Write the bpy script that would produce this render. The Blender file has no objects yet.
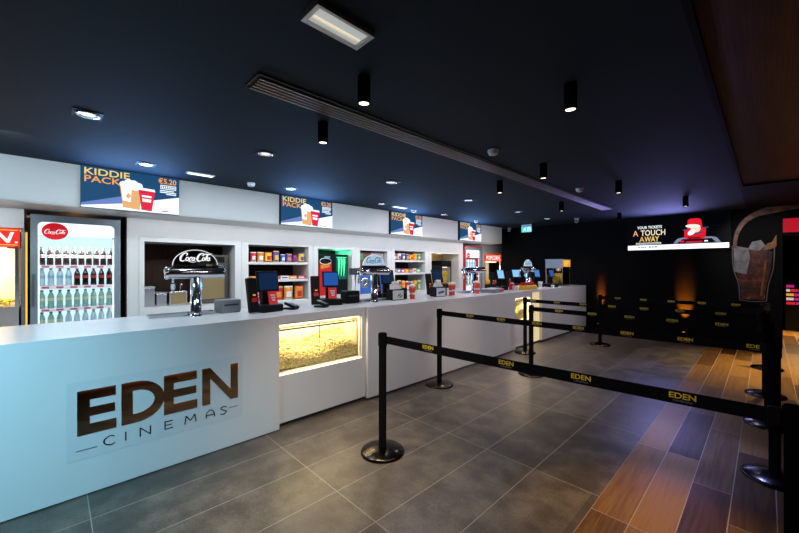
import bpy, bmesh, math, random
from mathutils import Vector, Matrix
random.seed(7)
S = bpy.context.scene
C = S.collection
PI = math.pi
ZC = 2.62                                    # ceiling height

# ------------------------------------------------------------------ materials
MATS = {}
def mat(name, col=(.8, .8, .8), rough=.5, metal=0.0, emit=None, es=1.0, bump=0.0, bscale=60, var=0.0, vscale=8, coat=0.0, spec=None):
    if name in MATS: return MATS[name]
    m = bpy.data.materials.new(name); m.use_nodes = True
    nt = m.node_tree; b = nt.nodes['Principled BSDF']
    b.inputs['Base Color'].default_value = (*col, 1)
    b.inputs['Roughness'].default_value = rough
    b.inputs['Metallic'].default_value = metal
    if coat: b.inputs['Coat Weight'].default_value = coat
    if spec is not None: b.inputs['Specular IOR Level'].default_value = spec
    if emit:
        b.inputs['Emission Color'].default_value = (*emit, 1)
        b.inputs['Emission Strength'].default_value = es
    if bump or var:
        tc = nt.nodes.new('ShaderNodeTexCoord')
        n = nt.nodes.new('ShaderNodeTexNoise'); n.inputs['Scale'].default_value = bscale if bump else vscale
        n.inputs['Detail'].default_value = 5
        nt.links.new(tc.outputs['Object'], n.inputs['Vector'])
        if bump:
            bp = nt.nodes.new('ShaderNodeBump'); bp.inputs['Strength'].default_value = bump; bp.inputs['Distance'].default_value = .01
            nt.links.new(n.outputs['Fac'], bp.inputs['Height']); nt.links.new(bp.outputs['Normal'], b.inputs['Normal'])
        if var:
            r = nt.nodes.new('ShaderNodeValToRGB')
            r.color_ramp.elements[0].position = .3; r.color_ramp.elements[1].position = .7
            r.color_ramp.elements[0].color = (*[c*(1-var) for c in col], 1)
            r.color_ramp.elements[1].color = (*[min(1, c*(1+var)) for c in col], 1)
            nt.links.new(n.outputs['Fac'], r.inputs['Fac']); nt.links.new(r.outputs['Color'], b.inputs['Base Color'])
    MATS[name] = m
    return m

def glass(name, tint=(1, 1, 1), refl=.12, rough=.03):
    if name in MATS: return MATS[name]
    m = bpy.data.materials.new(name); m.use_nodes = True
    nt = m.node_tree; nt.nodes.remove(nt.nodes['Principled BSDF'])
    out = nt.nodes['Material Output']
    t = nt.nodes.new('ShaderNodeBsdfTransparent'); t.inputs[0].default_value = (*tint, 1)
    g = nt.nodes.new('ShaderNodeBsdfGlossy'); g.inputs['Roughness'].default_value = rough
    lw = nt.nodes.new('ShaderNodeLayerWeight'); lw.inputs['Blend'].default_value = refl
    mx = nt.nodes.new('ShaderNodeMixShader')
    nt.links.new(lw.outputs['Fresnel'], mx.inputs[0]); nt.links.new(t.outputs[0], mx.inputs[1]); nt.links.new(g.outputs[0], mx.inputs[2])
    nt.links.new(mx.outputs[0], out.inputs[0])
    MATS[name] = m
    return m

class NB:
    """tiny node builder"""
    def __init__(s, name):
        s.m = bpy.data.materials.new(name); s.m.use_nodes = True; s.nt = s.m.node_tree
        s.b = s.nt.nodes['Principled BSDF']; MATS[name] = s.m
        tc = s.nt.nodes.new('ShaderNodeTexCoord'); s.co = tc.outputs['Object']
        sp = s.nt.nodes.new('ShaderNodeSeparateXYZ'); s.L(s.co, sp.inputs[0]); s.x, s.y, s.z = sp.outputs
    def L(s, a, b): s.nt.links.new(a, b)
    def put(s, v, i):
        if hasattr(v, 'node'): s.L(v, i)
        else: i.default_value = v
    def math(s, op, a, b=0.0, c=None):
        n = s.nt.nodes.new('ShaderNodeMath'); n.operation = op
        s.put(a, n.inputs[0]); s.put(b, n.inputs[1])
        if c is not None: s.put(c, n.inputs[2])
        return n.outputs[0]
    def comb(s, a, b, c=0.0):
        n = s.nt.nodes.new('ShaderNodeCombineXYZ')
        for v, i in zip((a, b, c), n.inputs): s.put(v, i)
        return n.outputs[0]
    def noise(s, vec, scale, detail=5, rough=.55):
        n = s.nt.nodes.new('ShaderNodeTexNoise'); s.L(vec, n.inputs['Vector'])
        n.inputs['Scale'].default_value = scale; n.inputs['Detail'].default_value = detail; n.inputs['Roughness'].default_value = rough
        return n.outputs['Fac']
    def white(s, vec):
        n = s.nt.nodes.new('ShaderNodeTexWhiteNoise'); n.noise_dimensions = '3D'; s.L(vec, n.inputs['Vector']); return n.outputs['Value']
    def ramp(s, f, stops):
        n = s.nt.nodes.new('ShaderNodeValToRGB'); s.L(f, n.inputs[0]); e = n.color_ramp.elements
        while len(e) < len(stops): e.new(.5)
        for el, (p, c) in zip(e, stops): el.position = p; el.color = (*c, 1)
        return n.outputs[0]
    def mix(s, f, a, b):
        n = s.nt.nodes.new('ShaderNodeMix'); n.data_type = 'RGBA'
        s.put(f, n.inputs[0]); s.put(a, n.inputs[6]); s.put(b, n.inputs[7]); return n.outputs[2]
    def bump(s, h, st=.3, d=.01):
        n = s.nt.nodes.new('ShaderNodeBump'); n.inputs['Strength'].default_value = st; n.inputs['Distance'].default_value = d
        s.L(h, n.inputs['Height']); s.L(n.outputs[0], s.b.inputs['Normal'])

def seam(nb, v, period, half):
    """1 on a seam of a repeating grid"""
    f = nb.math('FRACT', nb.math('DIVIDE', v, period))
    d = nb.math('MULTIPLY', nb.math('MINIMUM', f, nb.math('SUBTRACT', 1.0, f)), period)
    return nb.math('LESS_THAN', d, half)

def tile_material():
    nb = NB('stone_floor_tile')
    X = nb.math('ADD', nb.x, 10.0); Y = nb.math('ADD', nb.y, 5.84)         # seams at x = -2 + .4k, y = .16 + 1.2k
    sm = nb.math('MAXIMUM', nb.math('MULTIPLY', seam(nb, X, .4, .0026), nb.math('LESS_THAN', nb.x, -1.0)), seam(nb, Y, 1.2, .0026))
    cell = nb.comb(nb.math('FLOOR', nb.math('DIVIDE', X, .4)), nb.math('FLOOR', nb.math('DIVIDE', Y, 1.2)))
    w = nb.white(cell)
    n1 = nb.noise(nb.co, 5, 4, .6); n2 = nb.noise(nb.co, 70, 4, .6)
    f = nb.math('ADD', nb.math('MULTIPLY', n1, .68), nb.math('ADD', nb.math('MULTIPLY', n2, .3), nb.math('MULTIPLY', w, .10)))
    col = nb.ramp(f, [(.30, (.040, .033, .027)), (.50, (.068, .056, .046)), (.72, (.15, .125, .10))])
    nb.L(nb.mix(sm, col, (.27, .25, .22, 1)), nb.b.inputs['Base Color'])
    nb.L(nb.ramp(n1, [(.3, (.33,)*3), (.7, (.40,)*3)]), nb.b.inputs['Roughness'])
    nb.bump(nb.math('SUBTRACT', n2, nb.math('MULTIPLY', sm, .8)), .12, .006)
    return nb.m

def plank_material():
    nb = NB('wood_look_floor_plank')
    X = nb.math('ADD', nb.x, .758); i = nb.math('FLOOR', nb.math('DIVIDE', X, .2015))
    off = nb.math('MULTIPLY', nb.math('MAXIMUM', nb.math('SUBTRACT', i, 1.0), 0.0), .8)
    Y = nb.math('SUBTRACT', nb.math('ADD', nb.y, 1.18*10-2.40), off)
    sm = nb.math('MAXIMUM', seam(nb, X, .2015, .0025), seam(nb, Y, 1.18, .002))
    cell = nb.comb(i, nb.math('FLOOR', nb.math('DIVIDE', Y, 1.18)))
    w = nb.white(cell)
    gv = nb.comb(nb.math('MULTIPLY', nb.x, 34.0), nb.math('MULTIPLY', nb.y, 1.6), nb.math('MULTIPLY', w, 9.0))
    g = nb.noise(gv, 1.6, 6, .6)
    f = nb.math('ADD', nb.math('MULTIPLY', g, .62), nb.math('MULTIPLY', w, .62))
    col = nb.ramp(f, [(.32, (.030, .013, .005)), (.58, (.100, .049, .014)), (.92, (.26, .135, .036))])
    nb.L(nb.mix(sm, col, (.36, .31, .26, 1)), nb.b.inputs['Base Color'])
    nb.b.inputs['Roughness'].default_value = .38; nb.b.inputs['Specular IOR Level'].default_value = .3
    nb.bump(nb.math('SUBTRACT', g, nb.math('MULTIPLY', sm, .7)), .12, .006)
    return nb.m

def wood_panel(name, c0, c1, axis='y'):
    nb = NB(name)
    a, b = (nb.x, nb.y) if axis == 'y' else (nb.y, nb.z)
    v = nb.comb(nb.math('MULTIPLY', a, 12.0), nb.math('MULTIPLY', b, 1.1), nb.math('MULTIPLY', nb.z if axis == 'y' else nb.x, 3.0))
    g = nb.noise(v, 1.5, 8, .65)
    w = nb.nt.nodes.new('ShaderNodeTexWave'); nb.L(v, w.inputs[0]); w.inputs['Scale'].default_value = 1.2; w.inputs['Distortion'].default_value = 7; w.inputs['Detail'].default_value = 3
    f = nb.math('ADD', nb.math('MULTIPLY', g, .88), nb.math('MULTIPLY', w.outputs['Fac'], .12))
    nb.L(nb.ramp(f, [(.36, c0), (.66, c1)]), nb.b.inputs['Base Color'])
    nb.b.inputs['Roughness'].default_value = .4
    return nb.m

TILE = tile_material(); PLANK = plank_material()
WOODC = wood_panel('veneer_ceiling_panel', (.008, .003, .0012), (.062, .021, .006)); WOODC.node_tree.nodes['Principled BSDF'].inputs['Specular IOR Level'].default_value = .15
DWOOD = wood_panel('dark_brown_laminate', (.020, .009, .006), (.040, .019, .012), 'z'); DWOOD.node_tree.nodes['Principled BSDF'].inputs['Roughness'].default_value = .7; DWOOD.node_tree.nodes['Principled BSDF'].inputs['Specular IOR Level'].default_value = .15
CEIL = mat('charcoal_painted_ceiling', (.010, .0185, .028), .8, bump=.05, bscale=40, spec=.2)
BLACKW = mat('black_painted_wall', (.005, .0048, .005), .8, bump=.04, bscale=30, spec=.12)
WHITEL = mat('white_lacquer_panel', (.66, .66, .66), .32, var=.02, vscale=3)
GREYP = mat('pale_grey_panel', (.66, .675, .69), .5, var=.02, vscale=3)
SOLID = mat('white_solid_surface', (.72, .72, .73), .22, var=.015, vscale=4)
KICK = mat('grey_plinth', (.05, .05, .055), .5)
BLACK = mat('black_plastic', (.008, .008, .009), .42, bump=.03, bscale=200, spec=.12)
BLKM = mat('black_powder_coated_steel', (.004, .004, .004), .6, spec=0.0)
BASEM = mat('dark_satin_steel_base', (.050, .042, .035), .22, metal=1.0)
BELT = mat('black_woven_belt', (.0055, .0055, .008), .9, bump=.1, bscale=500, spec=.1)
YEL = mat('yellow_printed_letters', (.95, .66, .03), .6)
GRYT = mat('grey_printed_letters', (.3, .3, .32), .6)
STEEL = mat('brushed_steel', (.62, .62, .63), .22, metal=1.0, bump=.02, bscale=120)
CHROME = mat('polished_chrome', (.80, .81, .83), .14, metal=1.0)
SATIN = mat('satin_aluminium', (.42, .43, .45), .38, metal=.8)
GOLDM = mat('bronze_mirror', (.50, .38, .27), .035, metal=1.0)
LETB = mat('black_vinyl_letters', (.010, .009, .008), .3)
FILM = mat('clear_film', (.66, .675, .70), .26)
GLASS = glass('clear_glass', (.96, .97, .97), .08, .02)
DOMEG = glass('smoked_acrylic', (.42, .46, .50), .06, .3)
def em(name, col, s): return mat(name, (0.004, 0.004, 0.004), .5, emit=col, es=s, spec=.1)
E_WHITE = em('lit_white', (1, 1, 1), 1.0)
E_COOL = em('cool_white_lamp', (.80, .92, 1), 2.2)
E_FRIDGE = em('fridge_light_box', (.80, .93, 1), 1.5)
E_WARM = em('warm_lamp_lens', (1, .86, .68), 3.0)
E_STRIP = em('warm_led_strip', (1, .82, .46), 5.0)
E_ORANGE = em('orange_led', (1, .30, .04), 2.2)
E_REDS = em('backlit_red_sign', (.95, .03, .02), 1.0)
E_NAVY = em('screen_navy', (.006, .065, .17), 1.0)
E_BEAM = em('screen_pale_blue', (.14, .24, .60), 1.0)
E_SCRW = em('screen_white', (.80, .90, 1), 1.25)
E_SCRR = em('screen_red', (.80, .012, .05), 1.0)
E_SCRO = em('screen_orange', (.95, .40, .06), 1.0)
E_SCRY = em('screen_yellow', (1, .68, .18), 1.0)
E_SCRT = em('screen_tan', (.85, .45, .17), 1.0)
E_POSB = em('till_screen_blue', (.015, .10, .42), .9)
E_POSW = em('till_screen_pale_blue', (.25, .55, 1), 1.1)
E_POSD = em('till_screen_dim_blue', (.004, .022, .075), .8)
E_GREEN = em('exit_sign_green', (.06, .68, .66), 1.1)
E_MGREEN = em('green_neon', (.10, 1, .42), 1.6)
E_LED = em('led_wall_black', (.0004, .0005, .001), 1.0)
RED = mat('red_plastic', (.55, .012, .015), .35)
REDL = mat('glossy_red_logo', (.75, .012, .02), .3, emit=(.75, .01, .02), es=.35)
WHITE = mat('white_plastic', (.75, .75, .75), .4)
PAPER = mat('white_paper', (.80, .79, .76), .8, bump=.1, bscale=60)
GREYPL = mat('grey_plastic', (.20, .21, .23), .45)
DGREY = mat('dark_grey_enamel', (.10, .12, .14), .4)
YELP = mat('yellow_pack', (.80, .50, .02), .45)
ORANGEP = mat('orange_pack', (.75, .25, .03), .45)
PURP = mat('purple_pack', (.12, .05, .32), .4)
BLUEP = mat('blue_pack', (.03, .12, .42), .4)
GREENP = mat('green_pack', (.05, .35, .10), .4)
COLA = mat('dark_cola', (.018, .007, .004), .12)
WATER = mat('clear_water_bottle', (.62, .78, .88), .08)
GREENB = mat('pale_green_bottle', (.30, .55, .48), .12)
CAPR = mat('red_cap', (.5, .02, .02), .4)
CAPG = mat('green_cap', (.02, .33, .16), .4)
CAPB = mat('blue_cap', (.05, .18, .45), .4)
POPC = mat('popcorn_kernel', (.82, .60, .25), .8, var=.4, vscale=45)
POPY = mat('yellow_popcorn', (.80, .55, .06), .7, var=.3, vscale=40)
CREAM = mat('cream_lining', (.86, .78, .60), .6, var=.1, vscale=6)

# ------------------------------------------------------------------ mesh builder
class MB:
    def __init__(s): s.bm = bmesh.new(); s.mats = []; s.cur = 0
    def m(s, material):
        if material not in s.mats: s.mats.append(material)
        s.cur = s.mats.index(material); return s
    def face(s, vs, smooth=False):
        try: f = s.bm.faces.new(vs)
        except ValueError: return None
        f.material_index = s.cur; f.smooth = smooth; return f
    def box(s, x0, x1, y0, y1, z0, z1, bev=0.0, M=None):
        t = bmesh.new(); bmesh.ops.create_cube(t, size=1)
        for v in t.verts: v.co = Vector(((x0+x1)/2+v.co.x*(x1-x0), (y0+y1)/2+v.co.y*(y1-y0), (z0+z1)/2+v.co.z*(z1-z0)))
        if bev: bmesh.ops.bevel(t, geom=t.edges[:], offset=bev, segments=2, affect='EDGES', profile=.5)
        s.add(t, M); return s
    def add(s, t, M=None, smooth=False):
        mp = {}
        for v in t.verts: mp[v] = s.bm.verts.new(M @ v.co if M else v.co)
        for f in t.faces: s.face([mp[v] for v in f.verts], smooth or f.smooth)
        t.free()
    def lathe(s, prof, n=24, M=None, a0=0, a1=2*PI, smooth=True):
        full = abs(a1-a0-2*PI) < 1e-6
        rings = []
        k = n if full else n+1
        for r, z in prof:
            if r < 1e-6: rings.append([s.bm.verts.new(tr(M, (0, 0, z)))])
            else: rings.append([s.bm.verts.new(tr(M, (r*math.cos(a0+(a1-a0)*i/n), r*math.sin(a0+(a1-a0)*i/n), z))) for i in range(k)])
        for A, B in zip(rings, rings[1:]):
            for i in range(n):
                j = (i+1) % k
                if len(A) == 1 and len(B) == 1: continue
                if len(A) == 1: s.face([A[0], B[j], B[i]][::-1], smooth)
                elif len(B) == 1: s.face([A[i], A[j], B[0]], smooth)
                else: s.face([A[i], A[j], B[j], B[i]], smooth)
        return s
    def cyl(s, r, z0, z1, n=20, M=None, bev=0.0):
        b = min(bev, r*.5)
        p = [(0, z0), (r-b, z0), (r, z0+b), (r, z1-b), (r-b, z1), (0, z1)] if b else [(0, z0), (r, z0), (r, z1), (0, z1)]
        rings = p
        return s.lathe(rings, n, M, smooth=bool(n > 8))
    def tube(s, pts, r, n=8, closed=False):
        P = [Vector(p) for p in pts]; rings = []
        R = r if hasattr(r, '__len__') else [r]*len(P)
        for i, p in enumerate(P):
            if closed: d = P[(i+1) % len(P)]-P[i-1]
            else: d = P[min(i+1, len(P)-1)]-P[max(i-1, 0)]
            d.normalize()
            u = d.cross(Vector((0, 0, 1)))
            if u.length < 1e-4: u = d.cross(Vector((0, 1, 0)))
            u.normalize(); w = d.cross(u)
            rings.append([s.bm.verts.new(p+R[i]*(math.cos(2*PI*k/n)*u+math.sin(2*PI*k/n)*w)) for k in range(n)])
        pairs = list(zip(rings, rings[1:]))+([(rings[-1], rings[0])] if closed else [])
        for A, B in pairs:
            for k in range(n): s.face([A[k], A[(k+1) % n], B[(k+1) % n], B[k]], True)
        if not closed: s.face(rings[0][::-1]); s.face(rings[-1])
        return s
    def prism(s, poly, basis, depth):
        """2D polygon on a basis (origin, u, v), raised by depth along u x v"""
        o, u, v = basis; n = u.cross(v).normalized()*depth
        A = [s.bm.verts.new(o+u*p[0]+v*p[1]) for p in poly]; B = [s.bm.verts.new(a.co+n) for a in A]
        s.face(B); s.face(A[::-1])
        for i in range(len(A)): s.face([A[i], A[(i+1) % len(A)], B[(i+1) % len(A)], B[i]])
        return s
    def flat(s, poly, basis, lift=0.0):
        o, u, v = basis; n = u.cross(v).normalized()*lift
        s.face([s.bm.verts.new(o+u*p[0]+v*p[1]+n) for p in poly]); return s
    def ribbon(s, pts, w, basis, lift=0.0, n=6):
        """flat stroke through Catmull-Rom points"""
        P = [Vector((p[0], p[1])) for p in pts]; W = w if hasattr(w, '__len__') else [w]*len(P)
        Q = []; V = []
        for i in range(len(P)-1):
            a, b, c, d = P[max(i-1, 0)], P[i], P[i+1], P[min(i+2, len(P)-1)]
            for k in range(n + (1 if i == len(P)-2 else 0)):
                t = k/n
                Q.append(.5*((2*b)+(c-a)*t+(2*a-5*b+4*c-d)*t*t+(3*b-a-3*c+d)*t**3)); V.append(W[i]*(1-t)+W[i+1]*t)
        L = []; Rr = []
        o, u, v = basis; nn = u.cross(v).normalized()*lift
        for i, q in enumerate(Q):
            d = Q[min(i+1, len(Q)-1)]-Q[max(i-1, 0)]
            if d.length < 1e-9: d = Vector((1, 0))
            d.normalize(); e = Vector((-d.y, d.x))*V[i]*.5
            for lst, z in ((L, q+e), (Rr, q-e)): lst.append(s.bm.verts.new(o+u*z.x+v*z.y+nn))
        for i in range(len(Q)-1): s.face([Rr[i], Rr[i+1], L[i+1], L[i]])
        return s
    def text(s, body, basis, width=None, height=None, x=0, y=0, lift=.001, bold=0.0, shear=0.0, depth=0.0):
        """lettering whose box is width x height with its lower left corner at x, y"""
        polys = text_polys(body, bold, shear)
        xs = [p[0] for f in polys for p in f]; ys = [p[1] for f in polys for p in f]
        x0, x1, y0, y1 = min(xs), max(xs), min(ys), max(ys)
        sy = (height/(y1-y0)) if height else width/(x1-x0)
        sx = (width/(x1-x0)) if width else sy
        o, u, v = basis; nn = u.cross(v).normalized()*lift
        for f in polys:
            s.face([s.bm.verts.new(o+u*(x+(p[0]-x0)*sx)+v*(y+(p[1]-y0)*sy)+nn) for p in f])
        return s
    def build(s, name, parent=None, loc=None):
        me = bpy.data.meshes.new(name); s.bm.to_mesh(me); s.bm.free()
        for m_ in s.mats: me.materials.append(m_)
        o = bpy.data.objects.new(name, me); C.objects.link(o)
        if parent: o.parent = parent
        if loc: o.location = loc
        return o
def tr(M, p):
    p = Vector(p); return M @ p if M else p
_TX = {}
def text_polys(body, bold, shear):
    key = (body, bold, shear)
    if key in _TX: return _TX[key]
    cu = bpy.data.curves.new('t', 'FONT'); cu.body = body; cu.size = 1; cu.offset = bold; cu.shear = shear; cu.resolution_u = 3
    ob = bpy.data.objects.new('t', cu); C.objects.link(ob)
    dg = bpy.context.evaluated_depsgraph_get()
    me = bpy.data.meshes.new_from_object(ob.evaluated_get(dg))
    polys = [[(me.vertices[i].co.x, me.vertices[i].co.y) for i in p.vertices] for p in me.polygons]
    bpy.data.objects.remove(ob); bpy.data.curves.remove(cu); bpy.data.meshes.remove(me)
    _TX[key] = polys
    return polys
FX = lambda x, y, z, s=1: (Vector((x, y, z)), Vector((0, s, 0)), Vector((0, 0, s)))      # a face seen from +x
FY = lambda x, y, z, s=1: (Vector((x, y, z)), Vector((s, 0, 0)), Vector((0, 0, s)))      # a face seen from -y

def tag(o, label, cat, group=None, kind=None):
    if label: o['label'] = label
    if cat: o['category'] = cat
    if group: o['group'] = group
    if kind: o['kind'] = kind
    return o
def thing(name, label, cat, loc=(0, 0, 0), rz=0, group=None):
    o = bpy.data.objects.new(name, None); C.objects.link(o); o.location = loc; o.rotation_euler = (0, 0, rz); o.empty_display_size = .1
    return tag(o, label, cat, group)
def struct(name, mb):
    o = mb.build(name); o['kind'] = 'structure'; return o
def dup(root, loc=None, label=None, rz=None, group=None):
    def cp(o, par):
        c = o.copy(); C.objects.link(c); c.parent = par
        for ch in list(o.children):
            if ch.type != 'LIGHT': cp(ch, c)
        return c
    r = cp(root, None)
    if loc is not None: r.location = loc
    if rz is not None: r.rotation_euler = (0, 0, rz)
    if label: r['label'] = label
    if group: r['group'] = group
    return r
ORD = ['first', 'second', 'third', 'fourth', 'fifth', 'sixth', 'seventh', 'eighth', 'ninth', 'tenth', 'eleventh', 'twelfth']

def spot(loc, target, power, col, size=60, blend=.6, radius=.03):
    l = bpy.data.lights.new('spot_light', 'SPOT'); l.energy = power; l.color = col; l.spot_size = math.radians(size); l.spot_blend = blend; l.shadow_soft_size = radius
    o = bpy.data.objects.new('spot_light', l); C.objects.link(o); o.location = loc
    o.rotation_euler = (Vector(target)-Vector(loc)).to_track_quat('-Z', 'Y').to_euler(); return o
def area(loc, target, power, col, sx, sy, spread=PI):
    l = bpy.data.lights.new('area_light', 'AREA'); l.shape = 'RECTANGLE'; l.size = sx; l.size_y = sy; l.energy = power; l.color = col
    l.spread = spread; o = bpy.data.objects.new('area_light', l); C.objects.link(o); o.location = loc
    o.rotation_euler = (Vector(target)-Vector(loc)).to_track_quat('-Z', 'Y').to_euler(); return o
def point(loc, power, col, r=.05):
    l = bpy.data.lights.new('point_light', 'POINT'); l.energy = power; l.color = col; l.shadow_soft_size = r
    o = bpy.data.objects.new('point_light', l); C.objects.link(o); o.location = loc; return o

# script-style cola lettering in a 3.05 x 1 box, drawn with brush strokes
def cola_script(mb, basis, width, lift, heavy=1.0):
    o, u, v = basis; k = width/3.2; b = (o, u*k, v*k)
    def st(pts, w): mb.ribbon([(x+.22*y, y) for x, y in pts], [q*heavy for q in w] if hasattr(w, '__len__') else w*heavy, b, lift)
    def ring(cx, cy, r, w):
        pts = [(cx+r*math.cos(a*PI/6), cy+1.35*r*math.sin(a*PI/6)) for a in range(13)]; st(pts, w)
    st([(.52, .62), (.58, .82), (.40, .93), (.16, .78), (.03, .45), (.10, .12), (.34, .06), (.60, .22)], [.04, .10, .07, .13, .16, .13, .08, .03])
    st([(.60, .20), (.95, .0), (1.35, -.06), (1.62, .02)], [.02, .05, .05, .02])
    ring(.68, .28, .13, .08)
    st([(1.12, .42), (1.0, .47), (.88, .30), (.94, .12), (1.14, .18)], [.08, .07, .10, .08, .03])
    ring(1.26, .28, .12, .08); st([(1.38, .46), (1.36, .2), (1.5, .12)], [.09, .09, .03])
    st([(1.48, .33), (1.66, .35)], [.07, .07])
    st([(2.14, .62), (2.20, .80), (2.02, .92), (1.78, .78), (1.66, .45), (1.72, .12), (1.96, .06), (2.20, .22)], [.04, .10, .07, .13, .16, .13, .08, .03])
    st([(2.0, .70), (2.4, .84), (2.8, .80), (3.0, .95)], [.03, .10, .07, .02])
    ring(2.28, .28, .12, .08)
    st([(2.46, .20), (2.52, .62), (2.62, .85), (2.60, .5), (2.52, .2), (2.62, .10)], [.05, .08, .07, .07, .08, .03])
    ring(2.78, .28, .12, .08); st([(2.90, .46), (2.88, .2), (3.02, .12)], [.09, .09, .03])

# ------------------------------------------------------------------ camera
cam = bpy.data.cameras.new('camera'); co = bpy.data.objects.new('camera', cam); C.objects.link(co)
T = math.radians(45.8)
co.location = (0, 0, 1.5); co.rotation_euler = (math.radians(90), 0, T)
cam.sensor_width = 36; cam.lens = 36*356/799.0; cam.shift_y = .5/799; cam.clip_start = .05
S.camera = co

# ------------------------------------------------------------------ room shell
YF = 9.6
WX, FA = -5.9, -5.25
struct('floor', MB().m(TILE).box(-7.2, -.758, -4, 11.6, -.1, 0))
struct('floor.001', MB().m(PLANK).box(-.758, 3.2, -4, 14, -.1, 0))
struct('ceiling', MB().m(CEIL).box(-7.2, -.25, -4, 11.6, ZC, ZC+.2))
struct('ceiling.001', MB().m(WOODC).box(-.22, 3.2, -4, 6.9, 2.645, 2.82).m(BLACKW).box(-.25, -.22, -4, 6.9, ZC, 2.82))
struct('ceiling.002', MB().m(BLACKW).box(-.25, 3.2, 6.9, 14, ZC, 2.82))
w = MB().m(BLACKW)
w.box(-5.5, .22, YF, YF+.2, 0, ZC); w.box(.22, 3.2, YF, YF+.2, 2.08, ZC)
struct('wall_far', w)
struct('wall_corridor_end', MB().m(BLACKW).box(-.3, 3.4, 14, 14.2, 0, ZC))
struct('wall_corridor_left', MB().m(BLACKW).box(.02, .22, YF+.2, 14, 0, ZC))
struct('wall_right', MB().m(wood_panel('veneer_wall', (.05, .022, .010), (.16, .07, .028), 'z')).box(3.2, 3.4, -4, 14, 0, 2.82))
struct('wall_rear', MB().m(mat('dark_rear_wall', (.05, .05, .055), .6)).box(-7.2, 3.4, -4.2, -4, 0, 2.82))
struct('wall_alcove', MB().m(BLACKW).box(-7.2, -5.0, 11.4, 11.6, 0, ZC))
# serving wall with its openings
w = MB().m(WHITEL)
TOP = 2.2
OPEN = [(.89, 2.08, .93, 1.85), (2.29, 3.39, .90, 1.87), (3.59, 4.38, .95, 1.85), (4.59, 5.36, .92, 1.85), (5.59, 6.63, .92, 1.88), (6.87, 8.02, .92, 1.85)]
edges = [.70]+[e for o in OPEN for e in o[:2]]+[8.22]
for i in range(0, len(edges), 2): w.box(-6.5, WX, edges[i], edges[i+1], 0, TOP)
for a, b, z0, z1 in OPEN: w.box(-6.5, WX, a, b, 0, z0); w.box(-6.5, WX, a, b, z1, TOP)
w.box(-6.5, WX, 9.2, 11.4, 1.92, TOP); w.box(-6.5, WX, 9.2, 9.3, 0, 1.92)
w.box(-6.5, WX, -4, -.24, 1.94, TOP)
w.m(DWOOD); w.box(-7.2, -6.5, -4, 11.4, TOP, ZC)
w.box(-6.62, -6.5, .70, 11.4, 0, TOP); w.box(-7.2, -6.95, -4, .70, 0, TOP)
w.box(-6.95, -6.52, .70, .72, 0, TOP); w.box(-6.5, -5.92, .685, .70, 0, TOP)
struct('wall_left', w)
# raised casing lines round the first openings
t = MB().m(WHITEL)
t.box(WX, WX+.012, .83, .845, .86, 1.93).box(WX, WX+.012, .845, 8.2, 1.915, 1.93)
for y in (2.185, 3.49, 4.485, 5.475, 6.75): t.box(WX, WX+.008, y-.006, y+.006, .86, 1.915)
struct('trim_1', t)
f = MB().m(GREYP); f.box(-7.1, FA, -4, 9.18, 2.17, ZC-.001)
struct('wall_bulkhead', f)
struct('trim_3', MB().m(WHITEL).box(-5.89, FA-.012, -4, 9.18, 2.158, 2.17))
struct('trim_4', MB().m(mat('grey_steel_post', (.22, .22, .23), .4, .6)).box(-6.5, WX+.01, -.262, -.235, 0, 1.94))

# ------------------------------------------------------------------ counter
CF, CB, TOPZ = -3.115, -4.05, 1.045
def counter_unit(y0, y1, front, label, recess=None, kick=.035):
    t = thing('counter_unit', label, 'counter', (front, (y0+y1)/2, 0), 0, 'white counter units in one row')
    h = (y1-y0)/2; b = MB().m(SOLID)
    d = CB-front
    if recess:
        r0, r1, z0, z1 = recess[0]-(y0+y1)/2, recess[1]-(y0+y1)/2, recess[2], recess[3]
        b.box(d, 0, -h, r0, kick, TOPZ-.03); b.box(d, 0, r1, h, kick, TOPZ-.03)
        b.box(d, 0, r0, r1, kick, z0); b.box(d, 0, r0, r1, z1, TOPZ-.03); b.box(d, -.46, r0, r1, z0, z1)
    else: b.box(d, 0, -h, h, kick, TOPZ-.03)
    b.build('body', t)
    MB().m(KICK).box(d+.02, -.03, -h+.001, h-.001, 0, kick).build('plinth', t)
    return t
counter_unit(-3.5, 1.49, CF, 'near end of the white counter carrying the mirrored cinema logo', kick=.008)  # plinth here is just a thin dark strip standing for the shadow line
counter_unit(1.49, 2.54, CF-.05, 'white counter section with a lit glass popcorn case next to the logo', (1.51, 2.49, .48, .965))
counter_unit(2.54, 5.94, CF-.01, 'long plain white counter section behind the two nearest belt posts', kick=.02)
counter_unit(5.94, 7.02, CF-.06, 'white counter section with the farther lit popcorn case', (5.97, 6.62, .50, .93))
counter_unit(7.02, 9.54, CF-.01, 'far plain end section of the white counter below the popcorn cabinet')
w = MB().m(SOLID)
for a, b, fr in ((-3.5, 1.49, CF), (1.49, 2.54, CF-.05), (2.54, 5.94, CF-.01), (5.94, 7.02, CF-.06), (7.02, 9.54, CF-.01)):
    w.box(CB, fr, a, b, TOPZ-.03, TOPZ)
tag(w.build('worktop'), 'continuous glossy white worktop running the length of the counter', 'worktop')

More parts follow.
